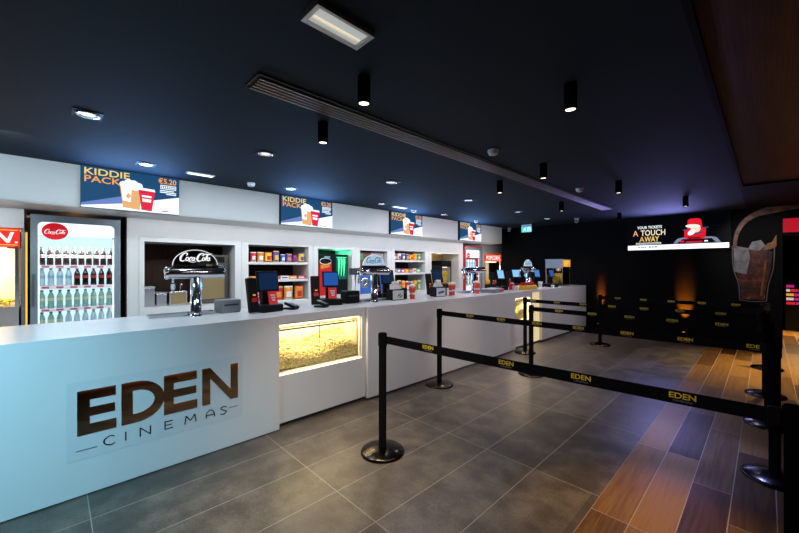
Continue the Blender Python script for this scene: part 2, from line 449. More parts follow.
# logo on the counter front
lg = thing('logo_sign', 'mirrored bronze cinema logo on the near counter front', 'sign', (CF+.001, .11, .24))
MB().m(FILM).box(0, .0008, -.05, 1.05, 0, .51).build('clear_backing', lg)
def bl(z=0): return (Vector((.001, 0, .16+z)), Vector((0, 1, 0)), Vector((0, 0, 1)))
H_, st, bar = .29, .062, .055
def letter(polys):
    m_ = MB().m(GOLDM)
    for p in polys: m_.prism(p, bl(), .004)
    m_.build('letter', lg)
R = lambda a, b, c, d: [(a, c), (b, c), (b, d), (a, d)]
def Eglyph(x0, x1): return [R(x0, x0+st, 0, H_), R(x0+st, x1, 0, .066), R(x0+st, x1-.008, .117, .175), R(x0+st, x1-.004, H_-.064, H_)]
letter(Eglyph(0, .20))
D = [R(.228, .228+st, 0, H_)]
ox, oy, ix, iy = .165, H_/2, .105, .083
cxo = .29+.025
D += [R(.29, cxo, 0, .062), R(.29, cxo, H_-.062, H_)]
N = 16
for i in range(N):
    a0, a1 = -PI/2+PI*i/N, -PI/2+PI*(i+1)/N
    D.append([(cxo+ix*math.cos(a0), H_/2+iy*math.sin(a0)), (cxo+ox*math.cos(a0), H_/2+oy*math.sin(a0)), (cxo+ox*math.cos(a1), H_/2+oy*math.sin(a1)), (cxo+ix*math.cos(a1), H_/2+iy*math.sin(a1))])
letter(D)
letter(Eglyph(.478, .70))
letter([R(.735, .735+.058, 0, H_), R(.95, 1.008, 0, H_), [(.793, H_), (.793, H_-.085), (.95, 0), (.95, .085)]])
b = (Vector((.0012, 0, .05)), Vector((0, 1, 0)), Vector((0, 0, 1)))
hh = .062; sw = .0075
m_ = MB().m(LETB)
def nxt(n_='small_letter'):
    global m_
    m_.build(n_, lg); m_ = MB().m(LETB)
def cin(pts, w=sw): m_.ribbon(pts, w, b, .002, 5)
def ln(x0, y0, x1, y1, w=sw): m_.ribbon([(x0, y0), (x1, y1)], w, b, .002, 1)
x = .135
cin([(x+.055, hh*.86), (x+.034, hh), (x+.008, hh*.8), (x, hh*.5), (x+.008, hh*.2), (x+.034, 0), (x+.058, hh*.12)]); nxt()
ln(.252, 0, .252, hh); nxt()
x = .335; ln(x, 0, x, hh); ln(x, hh, x+.06, 0); ln(x+.06, 0, x+.06, hh); nxt()
x = .485; ln(x, 0, x, hh); ln(x, hh-.004, x+.05, hh-.004); ln(x, hh/2, x+.043, hh/2); ln(x, .004, x+.052, .004); nxt()
x = .615; ln(x, 0, x+.008, hh); ln(x+.008, hh, x+.038, hh*.3); ln(x+.038, hh*.3, x+.068, hh); ln(x+.068, hh, x+.076, 0); nxt()
x = .765; cin([(x, 0), (x+.002, hh*.6), (x+.03, hh), (x+.056, hh*.6), (x+.06, 0)]); ln(x, hh*.36, x+.06, hh*.36); nxt()
x = .868; cin([(x+.05, hh*.86), (x+.028, hh), (x+.004, hh*.78), (x+.026, hh*.52), (x+.05, hh*.26), (x+.028, 0), (x, hh*.12)]); nxt()
ln(-.005, .012, .10, .012, .004); nxt('thin_line'); ln(.935, .038, 1.01, .038, .004); m_.build('thin_line', lg)


# popcorn cases set into the counter
def popcorn_case(y0, y1, z0, z1, front, label, warm):
    t = thing('popcorn_case', label, 'display case', (front, y0, z0), 0, 'lit popcorn cases in the counter')
    L, Hh = y1-y0, z1-z0
    MB().m(CREAM).box(-.455, -.445, .005, L-.005, .005, Hh-.005).box(-.445, -.02, .005, .012, .005, Hh-.005).box(-.445, -.02, L-.012, L-.005, .005, Hh-.005).box(-.445, -.02, .012, L-.012, .003, .012).box(-.445, -.02, .012, L-.012, Hh-.012, Hh-.004).build('lining', t)
    MB().m(GLASS).box(-.068, -.062, .006, L-.006, .012, Hh-.03).build('front_glass', t)
    fr = MB().m(STEEL); fr.box(-.074, -.056, .006, L-.006, Hh-.05, Hh-.042).box(-.074, -.056, .006, L-.006, .012, .022).box(-.074, -.056, L-.016, L-.006, .02, Hh-.042)
    fr.build('frame', t)
    MB().m(STEEL).box(-.20, -.19, L*.56, L*.56+.008, Hh*.42, Hh-.012).build('divider_post', t)
    MB().m(STEEL).box(-.12, -.10, .02, L-.02, Hh-.085, Hh-.07).build('rail', t)
    s1 = MB().m(E_STRIP); s1.box(-.05, -.03, .02, L-.02, Hh-.018, Hh-.012); s1.build('led_strip', t)
    s1 = MB().m(E_STRIP); s1.box(-.008, -.001, .004, L-.004, .001, .006); s1.build('led_strip', t)
    # heap: a bed of kernels, each a lumpy blob
    g = MB().m(POPC); rnd = random.Random(3)
    def hz(x, y): return .10+.13*max(0, (-x-.09)/.36)**.8+.03*math.sin(9*y+1)+.05*(y/L)
    nx, ny = 10, 22; grid = []
    for i in range(nx+1):
        row = []
        for j in range(ny+1):
            x_, y_ = -.085-.35*i/nx, .014+(L-.028)*j/ny
            row.append(g.bm.verts.new((x_, y_, max(.02, hz(x_, y_)-.02))))
        grid.append(row)
    for i in range(nx):
        for j in range(ny): g.face([grid[i][j], grid[i][j+1], grid[i+1][j+1], grid[i+1][j]], True)
    base0 = [g.bm.verts.new((v.co.x, v.co.y, .014)) for v in grid[0]]
    for j in range(ny): g.face([base0[j], base0[j+1], grid[0][j+1], grid[0][j]])
    o = g.build('popcorn_heap', t); o['kind'] = 'stuff'
    k = MB().m(POPC)
    def blob(p, r):
        tt = bmesh.new(); bmesh.ops.create_icosphere(tt, subdivisions=1, radius=r)
        for v in tt.verts: v.co *= .72+.55*rnd.random()
        k.add(tt, Matrix.Translation(p), True)
    n_ = int(900*L)
    for _ in range(n_):
        x_ = -.088-.34*rnd.random()**1.5; y_ = .02+(L-.04)*rnd.random()
        blob((x_, y_, hz(x_, y_)-.018+.02*rnd.random()), .013+.008*rnd.random())
    for _ in range(int(800*L)):
        y_ = .02+(L-.04)*rnd.random(); blob((-.083, y_, .024+rnd.random()*(hz(-.08, y_)-.035)), .012+.007*rnd.random())
    o = k.build('popcorn_kernels', t); o['kind'] = 'stuff'
    return t
popcorn_case(1.512, 2.488, .482, .963, CF-.052, 'glass popcorn case full of popcorn glowing yellow beside the logo panel', 1)
popcorn_case(5.972, 6.618, .502, .928, CF-.062, 'smaller glowing popcorn case far along the counter behind belt posts', 1)
area((CF-.075, 2.0, .942), (CF-.20, 2.0, .55), 6, (1, .80, .46), .9, .02); area((CF-.30, 2.0, .935), (CF-.40, 2.0, .6), 5.5, (1, .82, .50), .9, .1)
area((CF-.085, 6.3, .91), (CF-.2, 6.3, .5), 15, (1, .82, .50), .55, .06)
lp = thing('light_panel', 'tall glowing cream panel right of the far popcorn case', 'light panel', (CF-.058, 6.80, 0))
MB().m(em('glowing_cream_panel', (1, .78, .42), .75)).box(0, .006, -.13, .20, .036, 1.0).build('diffuser', lp)
MB().m(STEEL).box(0, .010, -.14, -.13, .0, 1.0).build('edge_strip', lp)

# ------------------------------------------------------------------ menu screens
def menu_screen(loc, label):
    t = thing('menu_tv', label, 'screen', loc, 0, 'menu screens on the fascia')
    Wd, Ht = .93, .455
    MB().m(BLACK).box(0, .055, -.002, Wd+.002, -.002, Ht+.002).build('casing', t)
    d = MB(); bs = (Vector((.056, 0, 0)), Vector((0, Wd, 0)), Vector((0, 0, Ht)))
    real = (Vector((.056, 0, 0)), Vector((0, 1, 0)), Vector((0, 0, 1)))
    d.m(E_NAVY).flat(R(0, 1, 0, 1), bs)
    d.m(E_BEAM).flat([(0, .03), (.4, .14), (.4, .36), (0, .10)], bs, .0004)
    d.m(E_SCRW).flat([(0, 0), (1, 0), (1, .48), (.40, .17), (0, .04)], bs, .0008)
    d.m(E_SCRY).text('KIDDIE', real, .43*Wd, .16*Ht, .03*Wd, .80*Ht, .0012, .012)
    d.m(E_SCRO).text('PACK', real, .34*Wd, .16*Ht, .03*Wd, .615*Ht, .0012, .012)
    d.m(E_SCRT).flat([(.39, .08), (.56, .04), (.59, .60), (.36, .63)], bs, .0016)
    d.m(E_SCRW).flat([(.39, .25), (.47, .22), (.48, .62), (.37, .62)], bs, .0018)
    for cx_, cy_, r_ in ((.40, .66, .045), (.45, .71, .05), (.50, .70, .05), (.55, .66, .045), (.43, .60, .05), (.52, .62, .05), (.47, .63, .05)):
        d.flat([(cx_+r_*math.cos(a*PI/5), cy_+1.9*r_*math.sin(a*PI/5)) for a in range(10)], bs, .0019+cx_*.0004)
    d.m(E_SCRT).flat([(.415, .36), (.445, .30), (.475, .38), (.445, .46)], bs, .0024)
    d.m(E_SCRR).flat([(.58, .05), (.69, .03), (.725, .56), (.548, .58)], bs, .0028)
    d.m(E_SCRW).flat([(.54, .57), (.73, .55), (.72, .615), (.55, .63)], bs, .0030)
    d.flat([(.585, .39), (.685, .38), (.688, .43), (.583, .44)], bs, .0030)
    d.flat([(.59, .27), (.68, .26), (.685, .34), (.588, .35)], bs, .0030)
    d.m(E_SCRO).text('€5.20', real, .205*Wd, .155*Ht, .762*Wd, .805*Ht, .0012, .02)
    d.m(E_SCRW).flat(R(.785, .965, .665, .775), bs, .0010)
    d.m(E_NAVY).flat(R(.793, .957, .685, .755), bs, .0012)
    d.m(E_SCRW)
    for i in range(7): d.flat(R(.80+.022*i, .815+.022*i, .70, .74), bs, .0014)
    for i, (a, b_) in enumerate(((.78, .94), (.78, .965), (.85, .965))): d.flat(R(a, b_, .61-.045*i, .635-.045*i), bs, .0012)
    d.m(E_SCRR).flat(R(.80, .87, .05, .075), bs, .0012); d.m(E_SCRT).flat(R(.885, .90, .05, .075), bs, .0012)
    d.build('display', t)
    return t
sc0 = menu_screen((FA, .215, 2.16), 'menu screen with popcorn deal nearest the camera above the tall fridge')
dup(sc0, (FA, 2.51, 2.16), 'second menu screen from the left above the snack shelves')
dup(sc0, (FA, 4.81, 2.16), 'third menu screen from the left on the pale fascia')
dup(sc0, (FA, 7.10, 2.16), 'farthest menu screen just above the red framed fridge')
# ------------------------------------------------------------------ fridges
def fridge(loc, w_, h_, label, side, shelves, header, red=False):
    """front face at local x = 0, y 0..w"""
    t = thing('drinks_fridge', label, 'fridge', loc, 0, None)
    b = MB().m(side); dp = -.60
    b.box(dp, -.05, 0, .03, 0, h_).box(dp, -.05, w_-.03, w_, 0, h_).box(dp, -.05, .03, w_-.03, h_-.03, h_).box(dp, -.05, .03, w_-.03, 0, .12).box(dp, dp+.03, .03, w_-.03, .12, h_-.03)
    b.build('body', t)
    MB().m(em('fridge_back_glow', (.62, .86, 1), 1.25)).box(dp+.031, dp+.04, .035, w_-.035, .125, h_-.035).build('lining', t)
    # door frame with a rounded window
    d = MB().m(mat('grey_fridge_door', (.22, .27, .31), .4, .1)); m_ = .06; r_ = .05
    inn = []; out = []
    def corner(cx_, cy_, a0):
        for k in range(7):
            a = a0+PI/2*k/6; inn.append((cx_+r_*math.cos(a), cy_+r_*math.sin(a)))
    corner(w_-m_-r_, h_-m_-.02-r_, 0); corner(m_+r_, h_-m_-.02-r_, PI/2); corner(m_+r_, .16+r_, PI); corner(w_-m_-r_, .16+r_, 1.5*PI)
    # outer ring points matched to inner
    oc = [(w_, h_), (0, h_), (0, .10), (w_, .10)]
    for q in range(4):
        for k in range(7): out.append(oc[q])
    n_ = len(inn)
    for xx, flip in ((0, False), (-.045, True)):
        vi = [d.bm.verts.new((xx, p[0], p[1])) for p in inn]; cache = {}
        vo = [cache.setdefault(p, d.bm.verts.new((xx, p[0], p[1]))) if p not in cache else cache[p] for p in out]
        for i in range(n_):
            j = (i+1) % n_; q = []
            for v in (vi[i], vo[i], vo[j], vi[j]):
                if v not in q: q.append(v)
            if len(q) > 2: d.face(q if not flip else q[::-1])
        if xx == 0: keep = (vi, vo)
        else:
            for i in range(n_):
                j = (i+1) % n_
                d.face([keep[0][j], keep[0][i], vi[i], vi[j]])
                if keep[1][i] is not keep[1][j]: d.face([keep[1][i], keep[1][j], vo[j], vo[i]])
    for v in [v for v in d.bm.verts if not v.link_faces]: d.bm.verts.remove(v)
    dr = d.build('door', t)
    MB().m(GLASS).box(-.03, -.025, m_-.01, w_-m_+.01, .15, h_-m_-.01).build('pane', dr)
    MB().m(DGREY).box(.001, .022, .012, .036, 1.05, 1.42, .004).build('handle', dr)
    hd = MB().m(E_FRIDGE).box(-.12, -.06, m_-.005, w_-m_+.005, h_-m_-.02-header, h_-m_-.012).build('light_box', t)
    MB().m(E_FRIDGE).box(-.075, -.062, w_-m_-.016, w_-m_-.002, .2, h_-.1-header).box(-.075, -.062, m_+.002, m_+.014, .2, h_-.1-header).build('light_strip', t)
    for z in shelves:
        s_ = MB().m(STEEL).box(-.53, -.085, .034, w_-.034, z-.012, z)
        s_.m(mat('pale_price_strip', (.78, .72, .74), .5, emit=(.8, .7, .75), es=.25)).box(-.084, -.078, .034, w_-.034, z-.036, z+.004)
        s_.m(mat('pink_price_ticket', (.72, .16, .26), .5))
        for k in range(5): s_.box(-.0775, -.0765, .09+k*.125, .155+k*.125, z-.028, z-.004)
        s_.build('shelf', t)
    return t
FZ = 2.11
fr = fridge((WX+.02, -.19, 0), .82, FZ, 'tall grey drinks fridge with rounded white glass door at the left', mat('grey_fridge_body', (.12, .14, .16), .4), (1.52, 1.27, 1.00, .74), .15)
m_ = MB().m(REDL); bs = FX(-.029, .205, 1.925)
m_.prism([(.115*math.cos(a*PI/16), .10*math.sin(a*PI/16)) for a in range(32)], bs, .006)
m_.m(E_WHITE); cola_script(m_, FX(-.0215, .112, 1.892), .19, .001); m_.build('round_logo', fr)
# bottles (front row of each shelf)
def bottle_parts(kind):
    liquid, capm, lab = {'cola': (COLA, mat('black_cap', (.02, .02, .02), .4), mat('white_red_label', (.75, .70, .70), .5)), 'water': (WATER, CAPB, mat('pale_blue_label', (.35, .55, .72), .5)),
                         'red': (COLA, CAPR, mat('red_label', (.55, .03, .03), .5)), 'green': (GREENB, CAPG, mat('pale_yellow_label', (.7, .68, .45), .5)), 'big': (WATER, WHITE, mat('ice_blue_label', (.6, .75, .85), .5))}[kind]
    body = MB().m(liquid).lathe([(0, 0), (.026, 0), (.030, .008), (.030, .05), (.028, .07), (.030, .09), (.030, .135), (.024, .165), (.013, .190), (.012, .203), (0, .203)], 14)
    o = body.build('drink_bottle')
    MB().m(lab).lathe([(.0305, .092), (.0305, .128)], 14).build('label', o)
    MB().m(capm).cyl(.0145, .203, .221, 12).build('cap', o)
    if kind == 'cola': MB().m(mat('red_stripe_label', (.6, .03, .04), .5)).lathe([(.0308, .102), (.0308, .116)], 14).build('label_stripe', o)
    return o
DESC = {'cola': 'dark cola bottle, red-striped label', 'water': 'clear water bottle with pale label', 'red': 'cola bottle with a red cap and red label', 'green': 'pale green soda bottle with green cap', 'big': 'clear white capped bottle'}
SHN = ['top shelf', 'second shelf', 'third shelf', 'lowest shelf']
proto = {}
rows = [(1.52, ['cola']*10), (1.27, ['water']*4+['red']*5), (1.00, ['green']*9), (.74, ['green']*3+['big']*6)]
for ri, (z, kinds) in enumerate(rows):
    n_ = len(kinds); cnt = {}
    for i, kd in enumerate(kinds):
        cnt[kd] = cnt.get(kd, 0)+1
        y = -.19+.092+.0705*i if n_ > 9 else -.19+.092+.078*i
        loc = (WX+.02-.135, y, z+.0005)
        lab = f'{ORD[cnt[kd]-1]} {DESC[kd]} from left, {SHN[ri]}, grey fridge'
        g = 'bottles in the tall grey fridge'
        if kd not in proto: o = proto[kd] = bottle_parts(kd); o.location = loc; tag(o, lab, 'bottle', g)
        else: o = dup(proto[kd], loc, lab)
area((WX-.06, .22, 1.80), (WX-.2, .22, 1.0), 22, (.75, .90, 1), .6, .05)
# second fridge far along the wall
f2 = fridge((WX+.03, 8.27, 0), .86, 2.07, 'far drinks fridge with red sides and glowing white door', RED, (1.5, 1.25, 1.0), .22)
m_ = MB().m(RED).box(-.045, .012, -.035, -.001, 0, 2.1).box(-.045, .012, -.035, .86, 2.071, 2.1); m_.build('red_surround', f2)
m_ = MB().m(REDL); m_.prism([(.075*math.cos(a*PI/12), .075*math.sin(a*PI/12)) for a in range(24)], FX(-.029, .20, 1.83), .006)
m_.m(E_WHITE).box(-.022, -.021, .155, .245, 1.822, 1.842); m_.build('round_logo', f2)
MB().m(E_FRIDGE).box(-.215, -.205, .10, .76, .3, 1.72).build('glowing_panel', f2)
pr2 = None
for ri, z in enumerate((1.5, 1.25, 1.0)):
    for i in range(5):
        lab = f'{ORD[i]} bottle from left on {["top", "middle", "bottom"][ri]} shelf of the far red-sided fridge'
        o = dup(proto[['water', 'red', 'green'][ri]], (WX+.03-.135, 8.27+.16+.13*i, z+.001), lab, group='bottles in the far fridge')

# ------------------------------------------------------------------ popcorn warmers in the wall
def popcorn_machine(loc, w_, h_, sign_text, label, depth=.55, signh=.20, shear=0.0):
    t = thing('popcorn_machine', label, 'popcorn machine', loc)
    b = MB().m(STEEL); b.box(-depth, 0, 0, w_, 0, .35); b.box(-.03, 0, 0, .03, .35, h_-signh).box(-.03, 0, w_-.03, w_, .35, h_-signh).box(-depth, -depth+.03, 0, w_, .35, h_-signh)
    b.build('cabinet', t)
    MB().m(CREAM).box(-depth+.03, -depth+.034, .03, w_-.03, .35, h_-signh-.01).build('lining', t)
    MB().m(GLASS).box(-.018, -.012, .03, w_-.03, .35, h_-signh-.01).build('window', t)
    s_ = MB().m(E_REDS).box(-.2, .015, 0, w_, h_-signh, h_, .004)
    s_.m(E_ORANGE).box(.0152, .017, .01, w_-.01, h_-.022, h_-.014).box(.0152, .017, .01, w_-.01, h_-signh+.014, h_-signh+.022)
    s_.m(E_WHITE).text(sign_text, FX(.0155, 0, 0), w_*.84 if not shear else .93, signh*.62, w_*.06 if not shear else .285, h_-signh*.81, .001, .03, shear); s_.box(.016, .017, w_-.03, w_-.008, h_-signh*.81, h_-signh*.72)
    s_.build('sign', t)
    MB().m(E_WARM).box(-.3, -.1, .1, w_-.1, h_-signh-.03, h_-signh-.012).build('heat_lamp', t)
    k = MB().m(POPY); rnd = random.Random(5)
    for _ in range(260):
        tt = bmesh.new(); bmesh.ops.create_icosphere(tt, subdivisions=1, radius=.022)
        for v in tt.verts: v.co *= .7+.5*rnd.random()
        x_, y_ = -.05-(depth-.12)*rnd.random(), .06+(w_-.12)*rnd.random()
        k.add(tt, Matrix.Translation((x_, y_, .37+.10*rnd.random()*(1-abs(2*y_/w_-1)**2)+.01)), True)
    o = k.build('popcorn', t); o['kind'] = 'stuff'
    return t
stand = thing('cabinet_base', 'steel cupboard below the left popcorn machine', 'cupboard', (WX-.02, -1.55, 0))
MB().m(STEEL).box(-.6, 0, 0, 1.28, 0, .70).build('carcass', stand)
popcorn_machine((WX, -1.53, .70), 1.25, 1.23, 'POPCORN', 'popcorn machine with red sign cut off at the left edge', shear=.25)
point((WX-.25, -.6, 1.55), 26, (1, .72, .36), .1)
stand = thing('cabinet_base', 'steel cupboard below the far popcorn machine', 'cupboard', (WX-.02, 9.33, 0))
MB().m(STEEL).box(-.5, 0, 0, .92, 0, .62).build('carcass', stand)
popcorn_machine((WX, 9.33, .62), .92, 1.26, 'POPCORN', 'popcorn machine with small red sign right of the far fridge', depth=.45, signh=.20)
point((WX-.2, 9.8, 1.45), 5, (1, .80, .55), .1)
# orange light beside the tall fridge
lt = thing('led_light', 'thin vertical orange light left of the grey fridge', 'light', (WX-.03, -.228, .3))
MB().m(E_ORANGE).box(-.01, .01, 0, .012, 0, 1.6).build('diffuser', lt)
MB().m(SATIN).box(-.014, -.0105, -.003, .015, 0, 1.6).build('channel', lt)
area((WX-.3, .22, 2.17), (WX-.3, .22, 0), 1.2, (1, .45, .15), .5, .1)

# ------------------------------------------------------------------ things in the wall openings
# first opening: steel dispensers
def urn(loc, w_, d_, h_, label, name='steel_bin'):
    t = thing(name, label, 'container', loc)
    MB().m(STEEL).box(-d_, 0, 0, w_, 0, h_, .006).build('body', t)
    MB().m(SATIN).box(-d_-.004, .006, -.006, w_+.006, h_, h_+.018, .004).build('lid', t); return t
urn((-6.08, .915, .931), .125, .3, .27, 'taller steel bin at the left end of the first wall opening')
urn((-6.08, 1.06, .931), .125, .3, .18, 'low steel bin between taller bin and brass fronted dispenser', )
t = thing('sauce_dispenser', 'brass fronted steel dispenser with two pump heads in first opening', 'dispenser', (-6.08, 1.215, .931))
MB().m(STEEL).box(-.3, 0, 0, .235, 0, .21, .008).build('body', t)
MB().m(mat('warm_brushed_brass', (.34, .25, .12), .45, .6)).box(.0005, .004, .03, .215, .02, .185).build('front_plate', t)
for y in (.07, .165):
    p = MB().m(CHROME).cyl(.018, .21, .25, 12, Matrix.Translation((-.1, y, 0))).cyl(.008, .25, .32, 8, Matrix.Translation((-.1, y, 0))).tube([(-.1, y, .32), (-.05, y, .325), (.0, y, .30)], .008)
    p.build('pump', t)
t = thing('warming_oven', 'tall steel oven with brass toned door in first wall opening', 'oven', (-6.06, 1.58, .931))
MB().m(mat('dull_dark_steel', (.09, .08, .07), .45, .4)).box(-.36, 0, 0, .44, 0, .76, .008).build('body', t)
d_ = MB().m(mat('warm_brushed_brass')).box(.001, .014, .05, .39, .07, .55, .005).build('door', t)
MB().m(SATIN).tube([(.03, .08, .59), (.03, .36, .59)], .009).box(.0, .03, .085, .1, .583, .597).box(.0, .03, .34, .355, .583, .597).build('handle', t)
MB().m(BLACK).box(.001, .006, .05, .39, .64, .73).build('control_panel', t)

# shelves with snacks
def shelf_board(y0, y1, z, label):
    o = MB().m(WHITEL).box(-6.45, -5.915, 0, y1-y0-.004, -.042, 0).build('shelf_board', None, (0, y0+.002, z)); return tag(o, label, 'shelf', 'white shelves in the wall openings')
def shelf_board(y0, y1, z, label):
    o = MB().m(WHITEL).box(-.53, 0, 0, y1-y0-.004, -.042, 0).build('shelf_board', None, (-5.918, y0+.002, z)); return tag(o, label, 'shelf', 'white shelves in the wall openings')
shelf_board(2.29, 3.39, 1.585, 'upper white shelf holding eight snack tubs in near snack opening')
shelf_board(2.29, 3.39, 1.285, 'lower white shelf with flat snack boxes in near snack opening')
shelf_board(5.59, 6.63, 1.66, 'upper white shelf of the far snack opening')
shelf_board(5.59, 6.63, 1.365, 'lower white shelf of the far snack opening')
def snack_bag(w_, h_, c1, c2, depth=.07):
    m_ = MB().m(c1); nx, nz = 8, 10; F = []; B = []
    for i in range(nx+1):
        fr_, br_ = [], []
        for k in range(nz+1):
            u_, v_ = i/nx, k/nz
            p = (max(0, 1-(2*u_-1)**4)*max(0, 1-(2*v_-1)**6))**.5*depth/2
            wob = .006*math.sin(11*u_+5*v_)
            y_ = (u_-.5)*w_*(1-.06*math.sin(PI*v_)); z_ = v_*h_
            fr_.append(m_.bm.verts.new((p+wob*(p > 0), y_, z_))); br_.append(fr_[-1] if p == 0 else m_.bm.verts.new((-p, y_, z_)))
        F.append(fr_); B.append(br_)
    for i in range(nx):
        for k in range(nz):
            m_.m(c2 if ((2 <= k <= 5 and 2 <= i <= 5+(k % 2)) or k in (0, nz-1)) else c1)
            m_.face([F[i][k], F[i+1][k], F[i+1][k+1], F[i][k+1]], True)
            q = []
            for v in (B[i][k], B[i][k+1], B[i+1][k+1], B[i+1][k]):
                if v not in q: q.append(v)
            if len(set(q)) > 2 and any(v not in (F[i][k], F[i][k+1], F[i+1][k+1], F[i+1][k]) for v in q): m_.m(c1); m_.face(q, True)
    return m_
def snack_box(w_, d_, h_, c1, c2):
    return MB().m(c1).box(-d_, 0, -w_/2, w_/2, 0, h_, .004).m(c2).box(.0005, .002, -w_*.36, w_*.36, h_*.25, h_*.7)
def bag(loc, w_, h_, c1, c2, label, group, box=None):
    m_ = snack_box(w_, box, h_, c1, c2) if box else snack_bag(w_, h_, c1, c2)
    return tag(m_.build('snack_box' if box else 'snack_bag', None, loc), label, 'snack', group)
g = 'snacks in the near snack opening'
for i, (y, w_, h_, a, b_, d_) in enumerate([(2.40, .105, .165, RED, WHITE, 'red snack bag with white patch'), (2.525, .115, .17, ORANGEP, WHITE, 'orange red snack bag with pale patch'), (2.66, .13, .175, YELP, RED, 'yellow snack bag with red patch'),
        (2.80, .12, .20, PURP, YELP, 'tall purple snack bag with yellow patch'), (2.925, .09, .14, BLUEP, WHITE, 'small blue snack bag with white patch'), (3.04, .12, .155, PURP, ORANGEP, 'purple snack bag with orange patch'),
        (3.155, .09, .13, PURP, RED, 'small purple and red snack bag'), (3.29, .13, .17, YELP, PURP, 'yellow snack bag with purple patch')]):
    bag((-5.99, y, 1.586), w_, h_, a, b_, d_+f', {ORD[i]} from left on upper shelf', g)
for i, (y, c1, c2, d_) in enumerate([(2.42, ORANGEP, WHITE, 'orange flat box'), (2.60, WHITE, RED, 'white flat box'), (2.78, RED, YELP, 'red flat box'), (2.95, WHITE, PURP, 'white and purple flat box'), (3.11, ORANGEP, WHITE, 'orange flat box near right'), (3.28, RED, WHITE, 'red flat box at the right')]):
    bag((-5.96, y, 1.2855), .155, .055, c1, c2, d_+' of sweets on the lower near shelf', g, .25)
for i, (y, c1, c2, d_) in enumerate([(2.42, RED, WHITE, 'red'), (2.63, ORANGEP, YELP, 'orange'), (2.84, RED, ORANGEP, 'dark red'), (3.03, ORANGEP, WHITE, 'orange and white'), (3.24, ORANGEP, RED, 'orange and red')]):
    bag((-5.99, y, .914), .18, .25, c1, c2, d_+f' crisp bag, {ORD[i]} from left on the opening floor', g)
t = MB().m(WHITE)
t.box(-6.3, -5.925, 2.32, 3.36, 0, .012)
tag(t.build('divider_tray', None, (0, 0, .901)), 'white divided tray under the crisp bags', 'tray')
g = 'snacks in the far snack opening'
cols = [(RED, WHITE, 'red'), (YELP, RED, 'yellow'), (WHITE, RED, 'white'), (ORANGEP, YELP, 'orange'), (BLUEP, WHITE, 'blue'), (GREENP, WHITE, 'green'), (PURP, YELP, 'purple')]
for si, (z, nm, h_) in enumerate(((1.661, 'upper', .17), (1.366, 'lower', .10), (.921, 'bottom', .27))):
    for i in range(7):
        c1, c2, cn = cols[(i*(si+2)+si) % 7]
        bag((-5.99, 5.67+.135*i, z), .12, h_*(.85+.15*((i*3) % 4)/3), c1, c2, f'{cn} snack pack, {ORD[i]} from left on {nm} far shelf', g, .12 if si == 1 else None)
# dark backs
# third opening: green lit fridge and crisp rack
t = thing('energy_drink_fridge', 'black mini fridge with glowing green claw mark', 'fridge', (-6.0, 3.98, .951))
MB().m(BLACK).box(-.42, 0, -.34, .37, .0, .80, .01).build('body', t)
w_ = MB().m(em('dark_green_glow', (.0, .13, .06), 1.0)).box(.001, .008, .08, .35, .30, .76)
w_.m(E_MGREEN)
bs = FX(.0085, .10, .36)
for x in (.02, .085, .15): w_.ribbon([(x, .34), (x+.025, .33), (x+.022, .18), (x+.012, .0)], [.05, .05, .035, .008], bs, .001, 4)
w_.box(.008, .0095, .09, .33, .735, .75)
w_.build('glass_door', t)
MB().m(em('pale_text_glow', (.3, .8, .9), .8)).box(.001, .004, -.19, -.06, .735, .757).build('small_lettering', t)
t = thing('crisp_tube_rack', 'red rack with yellow lettering left of the green glowing fridge', 'rack', (-5.925, 3.64, .951))
MB().m(RED).box(-.06, 0, 0, .27, 0, .62, .006).build('body', t)
h_ = MB().m(BLACK).prism([(.13+.13*math.cos(a*PI/10), .06*math.sin(a*PI/10)) for a in range(20)], FX(-.02, .0, .66), .02); h_.m(WHITE).tube([(0, .13+.13*math.cos(a*PI/10), .66+.06*math.sin(a*PI/10)) for a in range(20)], .008, 6, True)
h_.build('header_board', t)
MB().m(YELP).text('PRINGLES', (Vector((.001, .02, .50)), Vector((0, .96, .26)), Vector((0, 0, 1))), .22, .08, 0, 0, .001, .02, .2).build('lettering', t)
point((-6.2, 4.22, 1.80), 2.6, (.08, 1, .45), .06)
point((-5.98, 3.75, 1.80), .5, (.08, 1, .45), .04)
# fourth opening: slush machine
t = thing('slush_machine', 'blue fronted slush machine with steel dial behind second tap tower', 'drink machine', (-6.02, 4.62, .921))
MB().m(BLUEP).box(-.4, 0, 0, .71, 0, .42, .01).build('base', t)
MB().m(STEEL).lathe([(.03, 0), (.05, .012), (.105, .012), (.115, .0)], 20, Matrix.Translation((.001, .20, .24)) @ Matrix.Rotation(PI/2, 4, 'Y')).build('dial', t)
MB().m(mat('picture_panel_pale', (.55, .42, .42), .4)).box(-.05, 0, .36, .71, .46, .90).build('upper_panel', t)
MB().m(mat('picture_panel_dark', (.16, .05, .035), .4)).box(-.05, 0, .0, .355, .46, .90).build('upper_panel', t)
MB().m(mat('white_disc', (.7, .7, .72), .4)).prism([(.12*math.cos(a*PI/12), .16*math.sin(a*PI/12)) for a in range(24)], FX(.001, .60, .66), .004).build('round_print', t)
MB().m(GREENP).box(.001, .006, .02, .14, .74, .86).build('label', t)
MB().m(BLACK).box(-.1, .02, 0, .71, .42, .46).build('drip_ledge', t)
